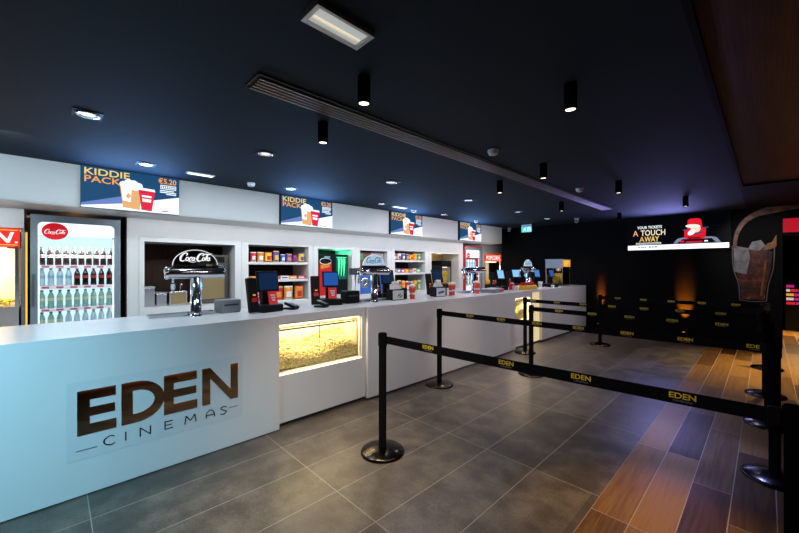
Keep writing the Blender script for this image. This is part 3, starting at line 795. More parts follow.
# sixth opening: hot cabinets
for i, (y, w2, h2, dd, lab) in enumerate([(6.92, .50, .62, 0, 'black framed warmer full of yellow snacks in the sixth wall opening'), (7.47, .42, .74, .06, 'taller dark warmer with yellow snacks at right of sixth opening')]):
    t = thing('food_warmer', lab, 'warmer', (-6.0-dd, y, .931))
    b = MB().m(BLACK); b.box(-.36, 0, 0, w2, 0, .10).box(-.36, 0, 0, w2, h2-.17, h2).box(-.02, 0, 0, .02, .1, h2-.17).box(-.02, 0, w2-.02, w2, .1, h2-.17).box(-.36, -.34, 0, w2, .1, h2-.17)
    b.build('frame', t)
    MB().m(GLASS).box(-.014, -.008, .02, w2-.02, .1, h2-.17).build('window', t)
    k = MB().m(POPY); rnd = random.Random(9+i)
    for _ in range(160):
        tt = bmesh.new(); bmesh.ops.create_icosphere(tt, subdivisions=1, radius=.025)
        for v in tt.verts: v.co *= .7+.5*rnd.random()
        k.add(tt, Matrix.Translation((-.04-.27*rnd.random(), .05+(w2-.1)*rnd.random(), .125+(.22+.1*i)*rnd.random())), True)
    o = k.build('snacks', t); o['kind'] = 'stuff'
    MB().m(E_WARM).box(-.22, -.1, .05, w2-.05, h2-.185, h2-.172).build('heat_lamp', t)
t = MB().m(mat('beige_panel', (.50, .40, .22), .6)).box(-6.46, -6.44, 7.35, 8.01, .935, 1.845); struct('trim_5', t)
point((-6.15, 7.45, 1.78), 1.6, (1, .75, .35), .06)

# ------------------------------------------------------------------ things on the counter
CT = TOPZ
def tap_tower(x, y, label, barlen, dome_mat, text_mat, script, tray_y0, tray_y1, rim=E_WHITE, dome=True):
    t = thing('tap_tower', label, 'tap tower', (x, y, CT), 0, 'chrome T shaped drink towers')
    MB().m(CHROME).lathe([(0, 0), (.054, 0), (.054, .010), (.047, .014), (.046, .03), (.046, .36), (0, .36)], 24).build('column', t)
    h2 = barlen/2; Rm = Matrix.Translation((0, 0, .40)) @ Matrix.Rotation(-PI/2, 4, 'X')
    MB().m(CHROME).lathe([(0, -h2), (.050, -h2), (.056, -h2+.006), (.056, -h2+.02), (.052, -h2+.024), (.052, h2-.024), (.056, h2-.02), (.056, h2-.006), (.050, h2), (0, h2)], 28, Rm).build('crossbar', t)
    for yy in (-.16, .08):
        MB().m(CHROME).tube([(-.05, yy, .40), (-.10, yy, .39), (-.115, yy, .33), (-.115, yy, .30)], .011).lathe([(0, .30), (.018, .30), (.02, .26), (.012, .24), (0, .24)], 12, Matrix.Translation((-.115, yy, 0))).build('spout', t)
    if dome:
        hw = .185; sg = MB().m(dome_mat)
        o_, u_, v_ = FX(-.008, 0, .474)
        sg.prism([(hw*math.cos(PI*a/24), .138*math.sin(PI*a/24)) for a in range(25)], FX(-.008, 0, .474), .012)
        s_ = sg.build('dome_sign', t)
        MB().m(rim).tube([(-.002, hw*math.cos(PI*a/24), .474+.138*math.sin(PI*a/24)) for a in range(25)], .0045, 6).build('rim', s_)
        l_ = MB().m(text_mat)
        cola_script(l_, FX(.005, -.135, .505), .27, .001, 1.3)
        l_.build('lettering', s_)
        MB().m(BLACK).box(-.03, .03, -hw-.005, hw+.005, .450, .474, .006).build('sign_base', t)
        MB().m(E_STRIP if False else mat('brass_badge', (.65, .48, .15), .3, .9)).box(.031, .034, .08, .13, .462, .480).build('badge', t)
    tr_ = thing('drip_tray', 'low steel drip tray at the '+label.split(' tap tower')[0]+' tap tower', 'drip tray', (x-.09, tray_y0, CT), 0, 'drip trays')
    L = tray_y1-tray_y0
    b = MB().m(STEEL).box(-.10, .02, 0, L, 0, .012).box(-.10, -.095, 0, L, .012, .026).box(.015, .02, 0, L, .012, .026).box(-.095, .015, 0, .005, .012, .026).box(-.095, .015, L-.005, L, .012, .026)
    b.build('pan', tr_)
    gr = MB().m(SATIN)
    for i in range(int(L/.02)-1): gr.box(-.094, .014, .012+.02*i, .022+.02*i, .018, .023)
    gr.build('grate', tr_)
    return t
E_DOME = em('edge_lit_acrylic', (.55, .72, .85), .75)
E_BLUET = em('blue_sign_letters', (.04, .22, .55), .8)
tap_tower(-3.69, .95, 'nearest tap tower with smoked dome sign', .49, DOMEG, E_WHITE, True, .60, 1.14)
tap_tower(-3.56, 3.00, 'second tap tower with glowing pale dome sign', .47, E_DOME, E_BLUET, True, 2.84, 3.36)
tap_tower(-3.60, 5.34, 'third tap tower in front of the far fridge', .62, DOMEG, E_WHITE, True, 5.08, 5.75, dome=False)
tap_tower(-3.60, 7.40, 'farthest tap tower with small bright dome sign', .50, E_DOME, E_BLUET, True, 7.1, 7.6)

def till(loc, rz, label, disp, tilt=14, side=True, card=True, sw=.27, sh=.20, scale=1.0):
    t = thing('till', label, 'till', loc, math.radians(rz), 'tills along the counter'); t.scale = (scale,)*3
    MB().m(BLACK).box(-.13, .11, -.12, .12, 0, .075, .012).build('base', t)
    MB().m(BLACK).box(-.06, .0, -.05, .05, .075, .24, .01).build('neck', t)
    Mm = Matrix.Translation((.02, 0, .31)) @ Matrix.Rotation(math.radians(-tilt), 4, 'Y')
    s_ = MB().m(BLACK).box(-.03, .0, -sw/2, sw/2, -sh/2, sh/2, .008, Mm).build('screen', t)
    MB().m(disp).box(.001, .003, -sw/2+.015, sw/2-.015, -sh/2+.018, sh/2-.018, 0, Mm).build('display', s_)
    if card:
        M2 = Matrix.Translation((.09, .0, .145)) @ Matrix.Rotation(math.radians(-12), 4, 'Y')
        c_ = MB().m(mat('red_card', (.70, .02, .025), .5, emit=(.7, .02, .02), es=.15)).box(0, .005, -.05, .05, -.065, .065, 0, M2)
        c_.m(WHITE)
        for q in range(3): c_.box(.0055, .0065, -.03+.008*q, .03-.004*q, .018-.025*q, .032-.025*q, 0, M2)
        c_.build('red_card', t)
    if side:
        M3 = Matrix.Translation((.03, -.19, .20)) @ Matrix.Rotation(math.radians(-10), 4, 'Y')
        u_ = MB().m(BLACK).box(-.03, .02, -.05, .05, -.19, .15, .01, M3).build('printer_tower', t)
        MB().m(RED).box(.0205, .023, -.025, .03, -.09, -.05, 0, M3).build('red_sticker', u_)
        MB().m(mat('amber_lamp', (.5, .2, .05), .4, emit=(1, .35, .05), es=.6)).box(.0205, .023, -.01, .02, -.03, -.015, 0, M3).build('indicator', u_)
    return t
till((-3.57, 1.575, CT), 12, 'nearest till with dark screen and red card beside the grey box', E_POSD, 8, sw=.25, sh=.21)
till((-3.68, 2.41, CT), -18, 'till with bright blue screen and red card before green lit opening', E_POSB, 10, sw=.20, sh=.19)
till((-3.86, 3.50, CT), -10, 'till with dim blue screen behind the napkin dispenser with green leaf', E_POSD, 12, card=False, sw=.22, sh=.21)
till((-3.80, 4.56, CT), -10, 'till with dark blue screen behind the second napkin dispenser', E_POSD, 16, card=False, sw=.22, sh=.22)
till((-3.70, 6.40, CT), -25, 'till with pale glowing screen right of the far fridge', E_POSW, 18, card=False, sw=.17, sh=.20)
till((-3.97, 7.56, CT), -30, 'till with pale blue screen behind the left side of farthest tap tower', E_POSW, 20, card=False, sw=.22, sh=.20)
till((-3.68, 7.98, CT), -30, 'small till with blue screen right of the farthest tap tower', em('till_screen_mid_blue', (.06, .24, .70), .9), 16, card=False, sw=.15, sh=.19)
till((-3.42, 8.16, CT), -30, 'last till standing left of the popcorn cabinet', E_POSB, 20, card=False, side=False, sw=.13, sh=.18)
def card_reader(loc, rz, label):
    t = thing('card_reader', label, 'card reader', loc, math.radians(rz), 'card readers')
    M1 = Matrix.Translation((0, 0, .018)) @ Matrix.Rotation(math.radians(18), 4, 'Y')
    MB().m(BLACK).box(-.07, .08, -.04, .04, .015, .045, .008, M1).box(-.07, .07, -.04, .04, 0, .02).build('body', t)
    k = MB().m(GREYPL)
    for i in range(3):
        for j in range(4): k.box(-.01+.02*j, .003+.02*j, -.028+.02*i, -.014+.02*i, .045, .05, 0, M1)
    k.build('keypad', t)
    MB().m(mat('pale_lcd', (.35, .42, .40), .3)).box(-.06, -.022, -.03, .03, .045, .047, 0, M1).build('lcd', t); return t
card_reader((-3.56, 1.83, CT), 25, 'card reader right of the nearest till')
card_reader((-3.50, 2.17, CT), 25, 'card reader left of the bright blue till')
def black_box(loc, s_, label, m_=BLACK, name='receipt_printer', rz=0):
    t = thing(name, label, 'printer', loc, math.radians(rz), 'printers and boxes on the counter')
    MB().m(m_).box(-s_[0], 0, -s_[1]/2, s_[1]/2, 0, s_[2], .012).build('body', t)
    MB().m(mat('printer_slot', (.03, .03, .03), .5)).box(.0005, .004, -s_[1]*.36, s_[1]*.36, s_[2]*.55, s_[2]*.68).build('paper_slot', t)
    return t
black_box((-3.70, 1.27, CT), (.16, .20, .13), 'grey receipt printer left of the nearest till', GREYPL, rz=8)
black_box((-3.60, 2.70, CT), (.15, .20, .155), 'black receipt printer between blue till and second tap tower')
black_box((-3.56, 3.57, CT), (.12, .10, .16), 'small black box between napkin dispenser and red popcorn cup')
black_box((-3.52, 4.43, CT), (.10, .09, .15), 'small black box right of the second napkin dispenser')
t = thing('pole_display', 'small dark customer display on a pole left of the second tap tower', 'display', (-3.87, 2.93, CT))
MB().m(BLACK).cyl(.05, 0, .012, 20).build('foot', t); MB().m(SATIN).cyl(.011, .012, .36, 12).build('pole', t)
MB().m(DGREY).box(-.025, .03, -.09, .05, .35, .44, .008).build('display_head', t)
def napkins(loc, rz, label, leaf):
    t = thing('napkin_dispenser', label, 'napkin dispenser', loc, math.radians(rz), 'napkin dispensers')
    MB().m(BLACK).box(-.16, -.003, -.10, .10, 0, .15, .012).build('body', t)
    p = MB().m(WHITE).box(-.002, .003, -.085, .085, .01, .135)
    if leaf:
        p.m(GREENP).flat([(.0, .02), (.05, .025), (.075, .06), (.045, .055)], FX(.0032, 0, .012)); p.flat([(-.02, .03), (.03, .05), (.05, .085), (.0, .07)], FX(.0032, 0, .012), .0003)
    else:
        p.m(BLUEP).flat([(-.05, .03), (.06, .05), (.055, .085), (-.06, .06)], FX(.0032, 0, .012))
    p.build('front_card', t)
    nk = MB().m(PAPER); rnd = random.Random(2)
    n_ = 9
    for s_ in (0, 1, 2):
        rows_ = []
        for j in range(5):
            rows_.append([nk.bm.verts.new((-.08+.05*math.cos(2*PI*i/n_+s_)*(1-.1*j)+.02*rnd.uniform(-1, 1), .085*math.sin(2*PI*i/n_)*(1-.05*j)+.012*rnd.uniform(-1, 1), .148+.024*j*(.7+.2*s_)+.012*rnd.uniform(-1, 1))) for i in range(n_)])
        for a, b_ in zip(rows_, rows_[1:]):
            for i in range(n_): nk.face([a[i], a[(i+1) % n_], b_[(i+1) % n_], b_[i]], True)
        nk.face(rows_[-1], True)
    nk.build('napkins', t); return t
napkins((-3.50, 3.38, CT), -12, 'napkin dispenser with green leaf card, white napkins puffed on top', True)
napkins((-3.46, 4.25, CT), -12, 'napkin dispenser with blue printed white card farther along', False)
def cup(loc, r, h_, label, fill=True, m_=None):
    t = thing('paper_cup', label, 'cup', loc, 0, 'cups on the counter')
    b = MB().m(m_ or mat('red_paper_cup', (.72, .05, .02), .4)).lathe([(0, 0), (r*.72, 0), (r*.76, h_*.35)], 20)
    b.m(WHITE if not m_ else m_).lathe([(r*.76, h_*.35), (r*.82, h_*.52)], 20)
    b.m(m_ or MATS['red_paper_cup']).lathe([(r*.82, h_*.52), (r, h_), (r*.94, h_), (r*.9, h_*.9), (0, h_*.9)], 20)
    b.build('body', t)
    if fill:
        k = MB().m(mat('pale_popcorn', (.85, .78, .62), .8)); rnd = random.Random(1)
        for _ in range(45):
            tt = bmesh.new(); bmesh.ops.create_icosphere(tt, subdivisions=1, radius=.017)
            for v in tt.verts: v.co *= .7+.5*rnd.random()
            a = rnd.random()*2*PI; q = r*.85*rnd.random()**.5
            k.add(tt, Matrix.Translation((q*math.cos(a), q*math.sin(a), h_*.93+.03*(1-(q/r)**2)+.012*rnd.random())), True)
        o = k.build('popcorn', t); o['kind'] = 'stuff'
    return t
cup((-3.52, 3.68, CT), .048, .175, 'orange red cup of popcorn right of the leaf napkin dispenser')
cup((-3.50, 4.55, CT), .040, .175, 'left red cup of the pair right of second napkin dispenser')
cup((-3.54, 4.66, CT), .040, .175, 'right red cup of the pair right of second napkin dispenser')
cup((-3.46, 5.22, CT), .062, .185, 'red and white cup of popcorn under the third tap tower')
cup((-3.36, 6.44, CT), .045, .09, 'small white cup left of the yellow tray', False, WHITE)
cup((-3.50, 7.78, CT), .05, .13, 'small white cup right of the farthest tap tower', False, WHITE)
cup((-3.26, 7.86, CT), .04, .06, 'tiny white cup beside the last till', False, WHITE)
t = thing('keyboard_tray', 'pale grey keypad unit with red edge right of third tap tower', 'keypad', (-3.40, 5.72, CT), math.radians(10))
MB().m(GREYPL).box(-.20, .08, -.24, .24, 0, .06, .01).build('body', t)
MB().m(RED).box(.081, .086, -.02, .22, .005, .055).build('red_edge', t)
k = MB().m(WHITE)
for i in range(10):
    for j in range(5): k.box(-.17+.045*j, -.135+.045*j, -.22+.045*i, -.185+.045*i, .06, .07)
k.build('keys', t)
t = thing('snack_tray', 'yellow and red tray of snacks in front of the farthest tap tower', 'tray', (-3.30, 6.85, CT))
MB().m(YELP).box(-.16, .04, -.26, .26, 0, .09, .02).build('tray_body', t)
k = MB().m(RED)
for i in range(9): k.box(-.13, .0, -.22+.05*i, -.185+.05*i, .09, .105+.018*(i % 3), .006)
k.build('snack_packs', t)
t = thing('red_bag', 'small red bag standing between the far tills', 'bag', (-3.46, 6.42, CT))
# popcorn cabinet on the end of the counter
E2 = snack_bag(.12, .15, RED, WHITE, .08); E2.build('bag_body', t)
t = thing('popcorn_cabinet', 'glass popcorn cabinet with orange sign at the counter end', 'popcorn machine', (-3.68, 8.47, CT))
cw, cd, ch = .40, .45, .63
b = MB().m(STEEL).box(0, cw, 0, cd, 0, .06)
for x in (0, cw-.02):
    for y in (0, cd-.02): b.box(x, x+.02, y, y+.02, .06, ch)
b.build('frame', t)
MB().m(SATIN).box(-.01, cw+.01, -.01, cd+.01, ch-.02, ch+.01).box(0, cw, -.006, 0, ch-.20, ch-.02).build('canopy', t)
MB().m(GLASS).box(.02, cw-.02, .004, .008, .06, ch-.2).box(cw-.008, cw-.004, .02, cd-.02, .06, ch-.02).box(.004, .008, .02, cd-.02, .06, ch-.02).build('panes', t)
o = MB().m(em('orange_lit_sign', (1, .36, .02), .9)).box(cw, cw+.012, .01, cd-.02, ch-.17, ch-.01)
o.m(E_SCRY)
for q in range(3): o.box(cw+.012, cw+.0135, .06, cd-.09-.05*q, ch-.05-.045*q, ch-.03-.045*q)
o.build('sign', t)
MB().m(STEEL).lathe([(0, 0), (.07, 0), (.09, .1), (.0, .12)], 16, Matrix.Translation((.2, .24, .36))).tube([(.2, .24, .46), (.2, .24, .6)], .01).build('kettle', t)
k = MB().m(POPY); rnd = random.Random(4)
for _ in range(420):
    tt = bmesh.new(); bmesh.ops.create_icosphere(tt, subdivisions=1, radius=.022)
    for v in tt.verts: v.co *= .7+.5*rnd.random()
    a, c_ = rnd.random(), rnd.random()
    k.add(tt, Matrix.Translation((.035+(cw-.07)*a, .035+(cd-.07)*c_, .075+rnd.random()*(.15+.09*math.sin(PI*a)*math.sin(PI*c_)))), True)
o = k.build('popcorn', t); o['kind'] = 'stuff'
o_ = MB().m(E_WARM).box(.08, cw-.08, .1, cd-.1, ch-.035, ch-.022).build('heat_lamp', t)
point((-3.48, 8.69, CT+.52), 2.2, (1, .78, .4), .06)

# ------------------------------------------------------------------ queue posts and belts
def stanchion(x, y, label, group='black queue posts', rz=0):
    t = thing('queue_post', label, 'queue post', (x, y, 0), rz, group)
    MB().m(BASEM).lathe([(0, 0), (.176, 0), (.178, .006), (.176, .016), (.165, .024), (.10, .040), (.045, .050), (0, .050)], 48).build('base', t)
    MB().m(BLKM).lathe([(0, .05), (.031, .05), (.031, .86), (0, .86)], 24).build('post', t)
    MB().m(BLKM).lathe([(0, .861), (.036, .861), (.036, .958), (.031, .966), (0, .966)], 28).build('belt_head', t)
    return t
def dup_post(src, x, y, label, group=None): return dup(src, (x, y, 0), label, group=group)
S1 = (-2.165, 1.914); p0 = stanchion(*S1, 'queue post standing closest to the near popcorn case')
LEFT = {'S2': (-2.90, 3.53, 'queue post close to the counter between the two popcorn cases'), 'S3': (-2.29, 4.80, 'front one of two overlapping queue posts before far popcorn case'),
        'S4': (-2.935, 5.92, 'rear one of two overlapping queue posts, against far popcorn case'), 'S5': (-2.22, 7.54, 'lone queue post beside the far end of the counter')}
for k_, (x, y, l) in LEFT.items(): dup_post(p0, x, y, l)
RIGHT = [(.08, 2.04, 'nearest queue post at the right picture edge, base out of frame'), (.045, 3.66, 'second nearest post of the right row, large blue-lit base'), (.02, 4.86, 'third post from the front of the right row'),
         (.0, 5.97, 'fourth post from the front of the right row, small base'), (.012, 7.53, 'farthest post of the right row')]
for x, y, l in RIGHT: dup_post(p0, x, y, l)
def belt(a, b, tags, label):
    A, B = Vector((*a, 0)), Vector((*b, 0)); d = B-A; L = d.length; u = d/L; n = Vector((u.y, -u.x, 0))
    o = MB().m(BELT); z0, z1 = .885, .945; seg = 24
    th = Vector((n.x, n.y, 0))*.0012
    def sag(s_): return -.006*math.sin(PI*s_)
    rows_ = []
    s0, s1 = .036/L, 1-.036/L
    for i in range(seg+1):
        s_ = s0+(s1-s0)*i/seg; p = A+d*s_; zz = sag(s_)
        rows_.append([o.bm.verts.new(p+th+Vector((0, 0, z0+zz))), o.bm.verts.new(p+th+Vector((0, 0, z1+zz))), o.bm.verts.new(p-th+Vector((0, 0, z1+zz))), o.bm.verts.new(p-th+Vector((0, 0, z0+zz)))])
    for P_, Q_ in zip(rows_, rows_[1:]):
        for k in range(4): o.face([P_[k], Q_[k], Q_[(k+1) % 4], P_[(k+1) % 4]])
    for xx in tags:
        s_ = (xx-A.x)/(B.x-A.x)
        if not .03 < s_ < .975: continue
        p = A+d*s_+Vector((0, 0, z0+sag(s_)))
        for sgn in (1, -1):
            bs = (p-u*sgn*.048+n*sgn*.0014, u*sgn, Vector((0, 0, 1)))
            o.m(YEL).text('EDEN', bs, .096, .026, 0, .025, .0006, .022)
            o.m(GRYT).text('CINEMAS', bs, .070, .008, .013, .011, .0006)
    t = thing('queue_belt', label, 'queue belt', A, 0, 'black printed queue belts')
    ob = o.build('webbing', t); ob.location = -A
    c = MB().m(BLACK); M1 = Matrix.Translation(B-A) @ Matrix.Rotation(math.atan2(u.y, u.x), 4, 'Z')
    c.box(-.075, -.037, -.008, .008, .88, .95, .003, M1); c.build('end_clip', t)
seq = lambda off, st, n: [off-st*i for i in range(n)]
belt(S1, RIGHT[0][:2], [-1.70]+seq(-.26, .42, 3)[::-1]+[], 'nearest belt, from the post by the near popcorn case to right edge')
belt(LEFT['S2'][:2], RIGHT[1][:2], seq(-.05, .4, 7), 'second belt from the front, starting close to the counter')
belt(LEFT['S3'][:2], RIGHT[2][:2], seq(-.31, .4, 5), 'third belt from the front, middle of the queue lanes')
belt(LEFT['S4'][:2], RIGHT[3][:2], seq(-.39, .4, 7), 'fourth belt from the front, starting at the far popcorn case')
belt(LEFT['S5'][:2], RIGHT[4][:2], seq(-.32, .4, 5), 'rearmost belt in front of the black wall')

# ------------------------------------------------------------------ ceiling fittings
cyls = [(-1.649, 1.312, 'cylinder spot nearest the camera, right of the ceiling grille near end'), (-2.389, 1.497, 'cylinder spot left of the grille, above the near popcorn case queue post'), (-.832, 2.267, 'cylinder spot alone in dark ceiling right of the round detector'),
        (-2.404, 4.153, 'cylinder spot hanging left of the grille midway along'), (-1.679, 3.806, 'cylinder spot hanging right of the grille midway along'), (-1.329, 5.258, 'cylinder spot right of the far round detector'),
        (-.883, 7.181, 'cylinder spot above the right part of the big advert'), (-2.439, 6.246, 'cylinder spot left of the far end of the grille'), (-2.105, 8.377, 'farthest cylinder spot, above the wall advert left end')]
def cyl_spot(x, y, label):
    t = thing('cylinder_spot', label, 'ceiling spot', (x, y, ZC), 0, 'black cylinder ceiling spots')
    MB().m(BLKM).lathe([(0, -.001), (.038, -.001), (.038, -.158), (.034, -.162), (.030, -.152), (0, -.152)], 28).build('housing', t)
    MB().m(E_WARM).lathe([(0, -.156), (.0295, -.156), (.0295, -.153), (0, -.153)], 24).build('lens', t)
    return t
c0 = cyl_spot(*cyls[0])
for x, y, l in cyls[1:]: dup(c0, (x, y, ZC), l)
def downlight(x, y, label, s_=.085):
    t = thing('recessed_downlight', label, 'downlight', (x, y, ZC), 0, 'square recessed downlights')
    b = MB().m(BLACK).box(-s_, s_, -s_, -s_+.012, -.006, -.0005).box(-s_, s_, s_-.012, s_, -.006, -.0005).box(-s_, -s_+.012, -s_+.012, s_-.012, -.006, -.0005).box(s_-.012, s_, -s_+.012, s_-.012, -.006, -.0005).box(-s_+.012, s_-.012, -s_+.012, s_-.012, -.002, -.0005)
    b.build('trim_ring', t)
    MB().m(CHROME).lathe([(.066, -.003), (.07, -.012), (.055, -.008), (.035, -.004)], 24).build('reflector', t)
    MB().m(em('downlight_lens', (.92, .96, 1), 1.1)).lathe([(0, -.009), (.036, -.008), (.05, -.0045)], 24).build('lens', t)
    return t
dls = [(-3.46, .18, 'largest square downlight, near the top left of the picture'), (-3.44, 1.50, 'second square downlight of the front row, above the first tap tower'), (-3.44, 3.20, 'third square downlight of the front row'),
       (-3.46, 4.98, 'fourth square downlight of the front row'), (-3.50, 6.76, 'fifth square downlight of the front row'), (-3.52, 8.20, 'farthest square downlight of the front row'),
       (-4.69, .72, 'square downlight just above the nearest menu screen'), (-4.71, 2.42, 'square downlight just above the second menu screen'), (-4.73, 4.16, 'square downlight left above the third menu screen'), (-4.77, 5.96, 'square downlight between third and farthest menu screens')]
d0 = downlight(*dls[0])
for x, y, l in dls[1:]: dup(d0, (x, y, ZC), l)
def panel_light(x, y, L, W_, label, bright):
    t = thing('linear_ceiling_light', label, 'ceiling light', (x, y, ZC), 0, None)
    MB().m(SATIN).box(-W_/2, W_/2, -L/2, L/2, -.012, -.0005).build('frame', t)
    MB().m(bright).box(-W_/2+.012, W_/2-.012, -L/2+.018, L/2-.018, -.016, -.0121).build('diffuser', t); return t
panel_light(-4.74, 1.27, .30, .09, 'short bright ceiling light right of the nearest menu screen', E_COOL)
panel_light(-4.76, 4.63, .34, .09, 'short bright ceiling light above the third menu screen', E_COOL)
t = thing('emergency_light', 'rectangular white emergency light at the top of the picture', 'ceiling light', (-1.365, .94, ZC))
MB().m(SATIN).box(-.07, -.055, -.155, .155, -.03, -.0005).box(.055, .07, -.155, .155, -.03, -.0005).box(-.055, .055, -.155, -.135, -.03, -.0005).box(-.055, .055, .135, .155, -.03, -.0005).box(-.055, .055, -.135, .135, -.008, -.0005).build('frame', t)
MB().m(mat('frosted_diffuser', (.6, .62, .6), .4, emit=(.75, .82, .78), es=.42)).box(-.053, .053, -.133, .133, -.02, -.009).build('diffuser', t)
MB().m(mat('warm_tube', (.7, .6, .45), .4, emit=(1, .85, .6), es=.7)).box(-.02, -.006, -.125, .125, -.024, -.0205).build('lamp_tube', t)
def detector(x, y, label):
    t = thing('smoke_detector', label, 'smoke detector', (x, y, ZC), 0, 'white round smoke detectors')
    MB().m(WHITE).lathe([(0, -.0005), (.052, -.0005), (.052, -.018), (0, -.018)], 24).build('mount', t)
    MB().m(WHITE).lathe([(.044, -.0181), (.046, -.028), (.040, -.044), (.018, -.052), (0, -.052)], 24).build('cap', t); return t
dt = [(-4.78, 1.89, 'smoke detector above the fascia before the second menu screen'), (-4.82, 5.08, 'smoke detector right of the third menu screen light'), (-4.86, 7.31, 'smoke detector above the farthest menu screen'),
      (-1.82, 3.02, 'smoke detector in the dark ceiling right of the grille'), (-1.85, 5.38, 'smoke detector farther back near the grille far half')]
q0 = detector(*dt[0])
for x, y, l in dt[1:]: dup(q0, (x, y, ZC), l)
BRZ = mat('bronze_grille_metal', (.30, .25, .20), .3, 1.0)
t = thing('ceiling_grille', 'long slotted air grille running down the dark ceiling', 'air grille', (-2.13, .85, ZC))
MB().m(mat('grille_void', (.004, .004, .004), .8)).box(-.098, .098, 0, 6.85, -.003, -.0005).build('void', t)
for i in range(5):
    MB().m(BRZ).box(-.088+.036*i+i*.0-.005, -.088+.036*i+.010, .02, 6.83, -.018, -.0035, .003).build('slat', t)
b = MB().m(mat('grille_frame_metal', (.06, .055, .05), .3, .9)).box(-.105, -.098, 0, 6.85, -.012, -.0005).box(.098, .105, 0, 6.85, -.012, -.0005).box(-.098, .098, -.006, 0, -.012, -.0005).box(-.098, .098, 6.85, 6.856, -.012, -.0005)
b.build('frame', t)
t = thing('exit_sign', 'green lit exit sign hanging at the far end of the ceiling', 'exit sign', (-4.44, 8.75, 2.42))
MB().m(SATIN).box(0, .27, 0, .03, .12, .18, .004).build('housing', t)
b = MB().m(E_GREEN).box(0, .27, .005, .02, -.02, .12)
b.m(E_WHITE)
bs = FY(0, .0045, 0)
b.flat(R(.165, .25, -.005, .105), bs, .0005)
b.ribbon([(.06, .035), (.085, .06), (.10, .085)], .022, bs, .0005, 3); b.ribbon([(.05, .0), (.075, .02), (.085, .055), (.11, .03), (.12, .0)], .014, bs, .0007, 3); b.ribbon([(.06, .065), (.09, .075), (.125, .06)], .012, bs, .0009, 3)
b.flat([(.112+.012*math.cos(a*PI/5), .10+.012*math.sin(a*PI/5)) for a in range(10)], bs, .0005)
b.m(E_GREEN).flat(R(.19, .225, -.002, .085), bs, .001)
b.build('panel', t)
def camera_unit(loc, label, aim):
    t = thing('security_camera', label, 'security camera', loc)
    MB().m(WHITE).lathe([(0, 0), (.05, 0), (.05, -.02), (0, -.02)], 20).build('mount', t)
    M1 = Matrix.Translation((0, 0, -.055)) @ Vector(aim).to_track_quat('Z', 'Y').to_matrix().to_4x4()
    MB().m(WHITE).lathe([(0, -.07), (.036, -.07), (.04, -.05), (.04, .06), (.034, .06), (.034, .05), (0, .05)], 20, M1).build('body', t)
    MB().m(BLACK).lathe([(0, .056), (.02, .056), (.02, .051)], 16, M1).build('lens', t); return t
camera_unit((-5.10, 9.33, ZC-.001), 'white security camera at the right end of the grey fascia', (.4, -1, -.5))
camera_unit((-3.02, 8.60, ZC-.001), 'white security camera on the ceiling lit red above the black wall', (.2, -1, -.4))

# ------------------------------------------------------------------ black wall: advert, uplights, drink picture
t = thing('led_tv', 'wide LED advert with red armchair on the black wall', 'screen', (-2.22, YF-.06, 1.885))
Wd = 1.72
sc = Matrix.Identity(4)
MB().m(BLACK).box(-.02, Wd+.02, .002, .058, -.03, .74).build('casing', t)
d = MB(); bs = FY(0, 0, 0)
d.m(E_LED).flat(R(-.015, Wd+.015, -.025, .735), bs)
d.m(em('led_white', (.92, .96, 1), 1.6)).flat([(.0, 0), (Wd, .0), (Wd, .10), (0, .10)], bs, .002)
d.m(E_NAVY)
for i, (a, w_) in enumerate(((.20, .03), (.245, .025), (.28, .03), (.32, .03), (.40, .05), (.46, .035), (.505, .05))): d.flat(R(a, a+w_, .045, .075), bs, .003)
d.m(E_SCRW).text('YOUR TICKETS', bs, .46, .06, .18, .47, .003, .02)
d.m(E_SCRT).text('A', bs, .10, .125, .10, .315, .003, .012)
d.m(em('led_pale_gold', (1, .86, .68), 1.0)).text('TOUCH', bs, .45, .125, .25, .315, .003, .012)
d.m(E_SCRT).text('A', bs, .10, .12, .22, .175, .003, .012)
d.m(E_SCRY).text('WAY', bs, .27, .12, .32, .175, .003, .012)
d.m(E_SCRW).flat(R(.155, .625, .12, .158), bs, .002); d.m(E_LED).flat(R(.175, .615, .126, .15), bs, .003); d.m(E_SCRT).flat(R(.155, .17, .118, .16), bs, .003)
d.m(mat('grey_fine_print', (.004,)*3, .5, emit=(.45, .45, .45), es=1.0)).flat(R(.20, .60, .132, .144), bs, .004)
bs = (Vector((.14, 0, .015)), Vector((.95, 0, 0)), Vector((0, 0, .93)))
chair = em('led_red', (.78, .012, .03), 1.0)
dkc = em('led_dark_red', (.30, .004, .012), 1.0)
d.m(em('led_phone_grey', (.20, .25, .36), 1.0)).flat([(.73, .105), (1.54, .105), (1.47, .215), (1.38, .24), (.90, .24), (.81, .215)], bs, .002)
d.m(E_LED).flat([(.80, .11), (1.46, .11), (1.39, .20), (.90, .20)], bs, .003)
d.m(chair).flat([(.99, .20), (1.20, .185), (1.29, .22), (1.30, .42), (1.24, .44), (1.22, .62), (1.17, .655), (1.03, .655), (.99, .62), (.985, .43), (.93, .40), (.93, .23)], bs, .004)
d.m(dkc).flat([(1.0, .20), (1.21, .185), (1.21, .24), (1.0, .25)], bs, .005)
el = lambda cx_, cy_, a, b_, t_: [(cx_+a*math.cos(q*PI/8)*math.cos(t_)-b_*math.sin(q*PI/8)*math.sin(t_), cy_+a*math.cos(q*PI/8)*math.sin(t_)+b_*math.sin(q*PI/8)*math.cos(t_)) for q in range(16)]
d.m(em('led_cream', (1, .74, .56), 1.0)).flat(el(1.125, .42, .085, .085, .3), bs, .006)
d.m(em('led_pale_cream', (1, .90, .84), 1.0)).flat(el(1.08, .485, .13, .042, -.08), bs, .0065)
d.m(E_SCRW).flat(el(1.055, .345, .075, .05, .75), bs, .007)
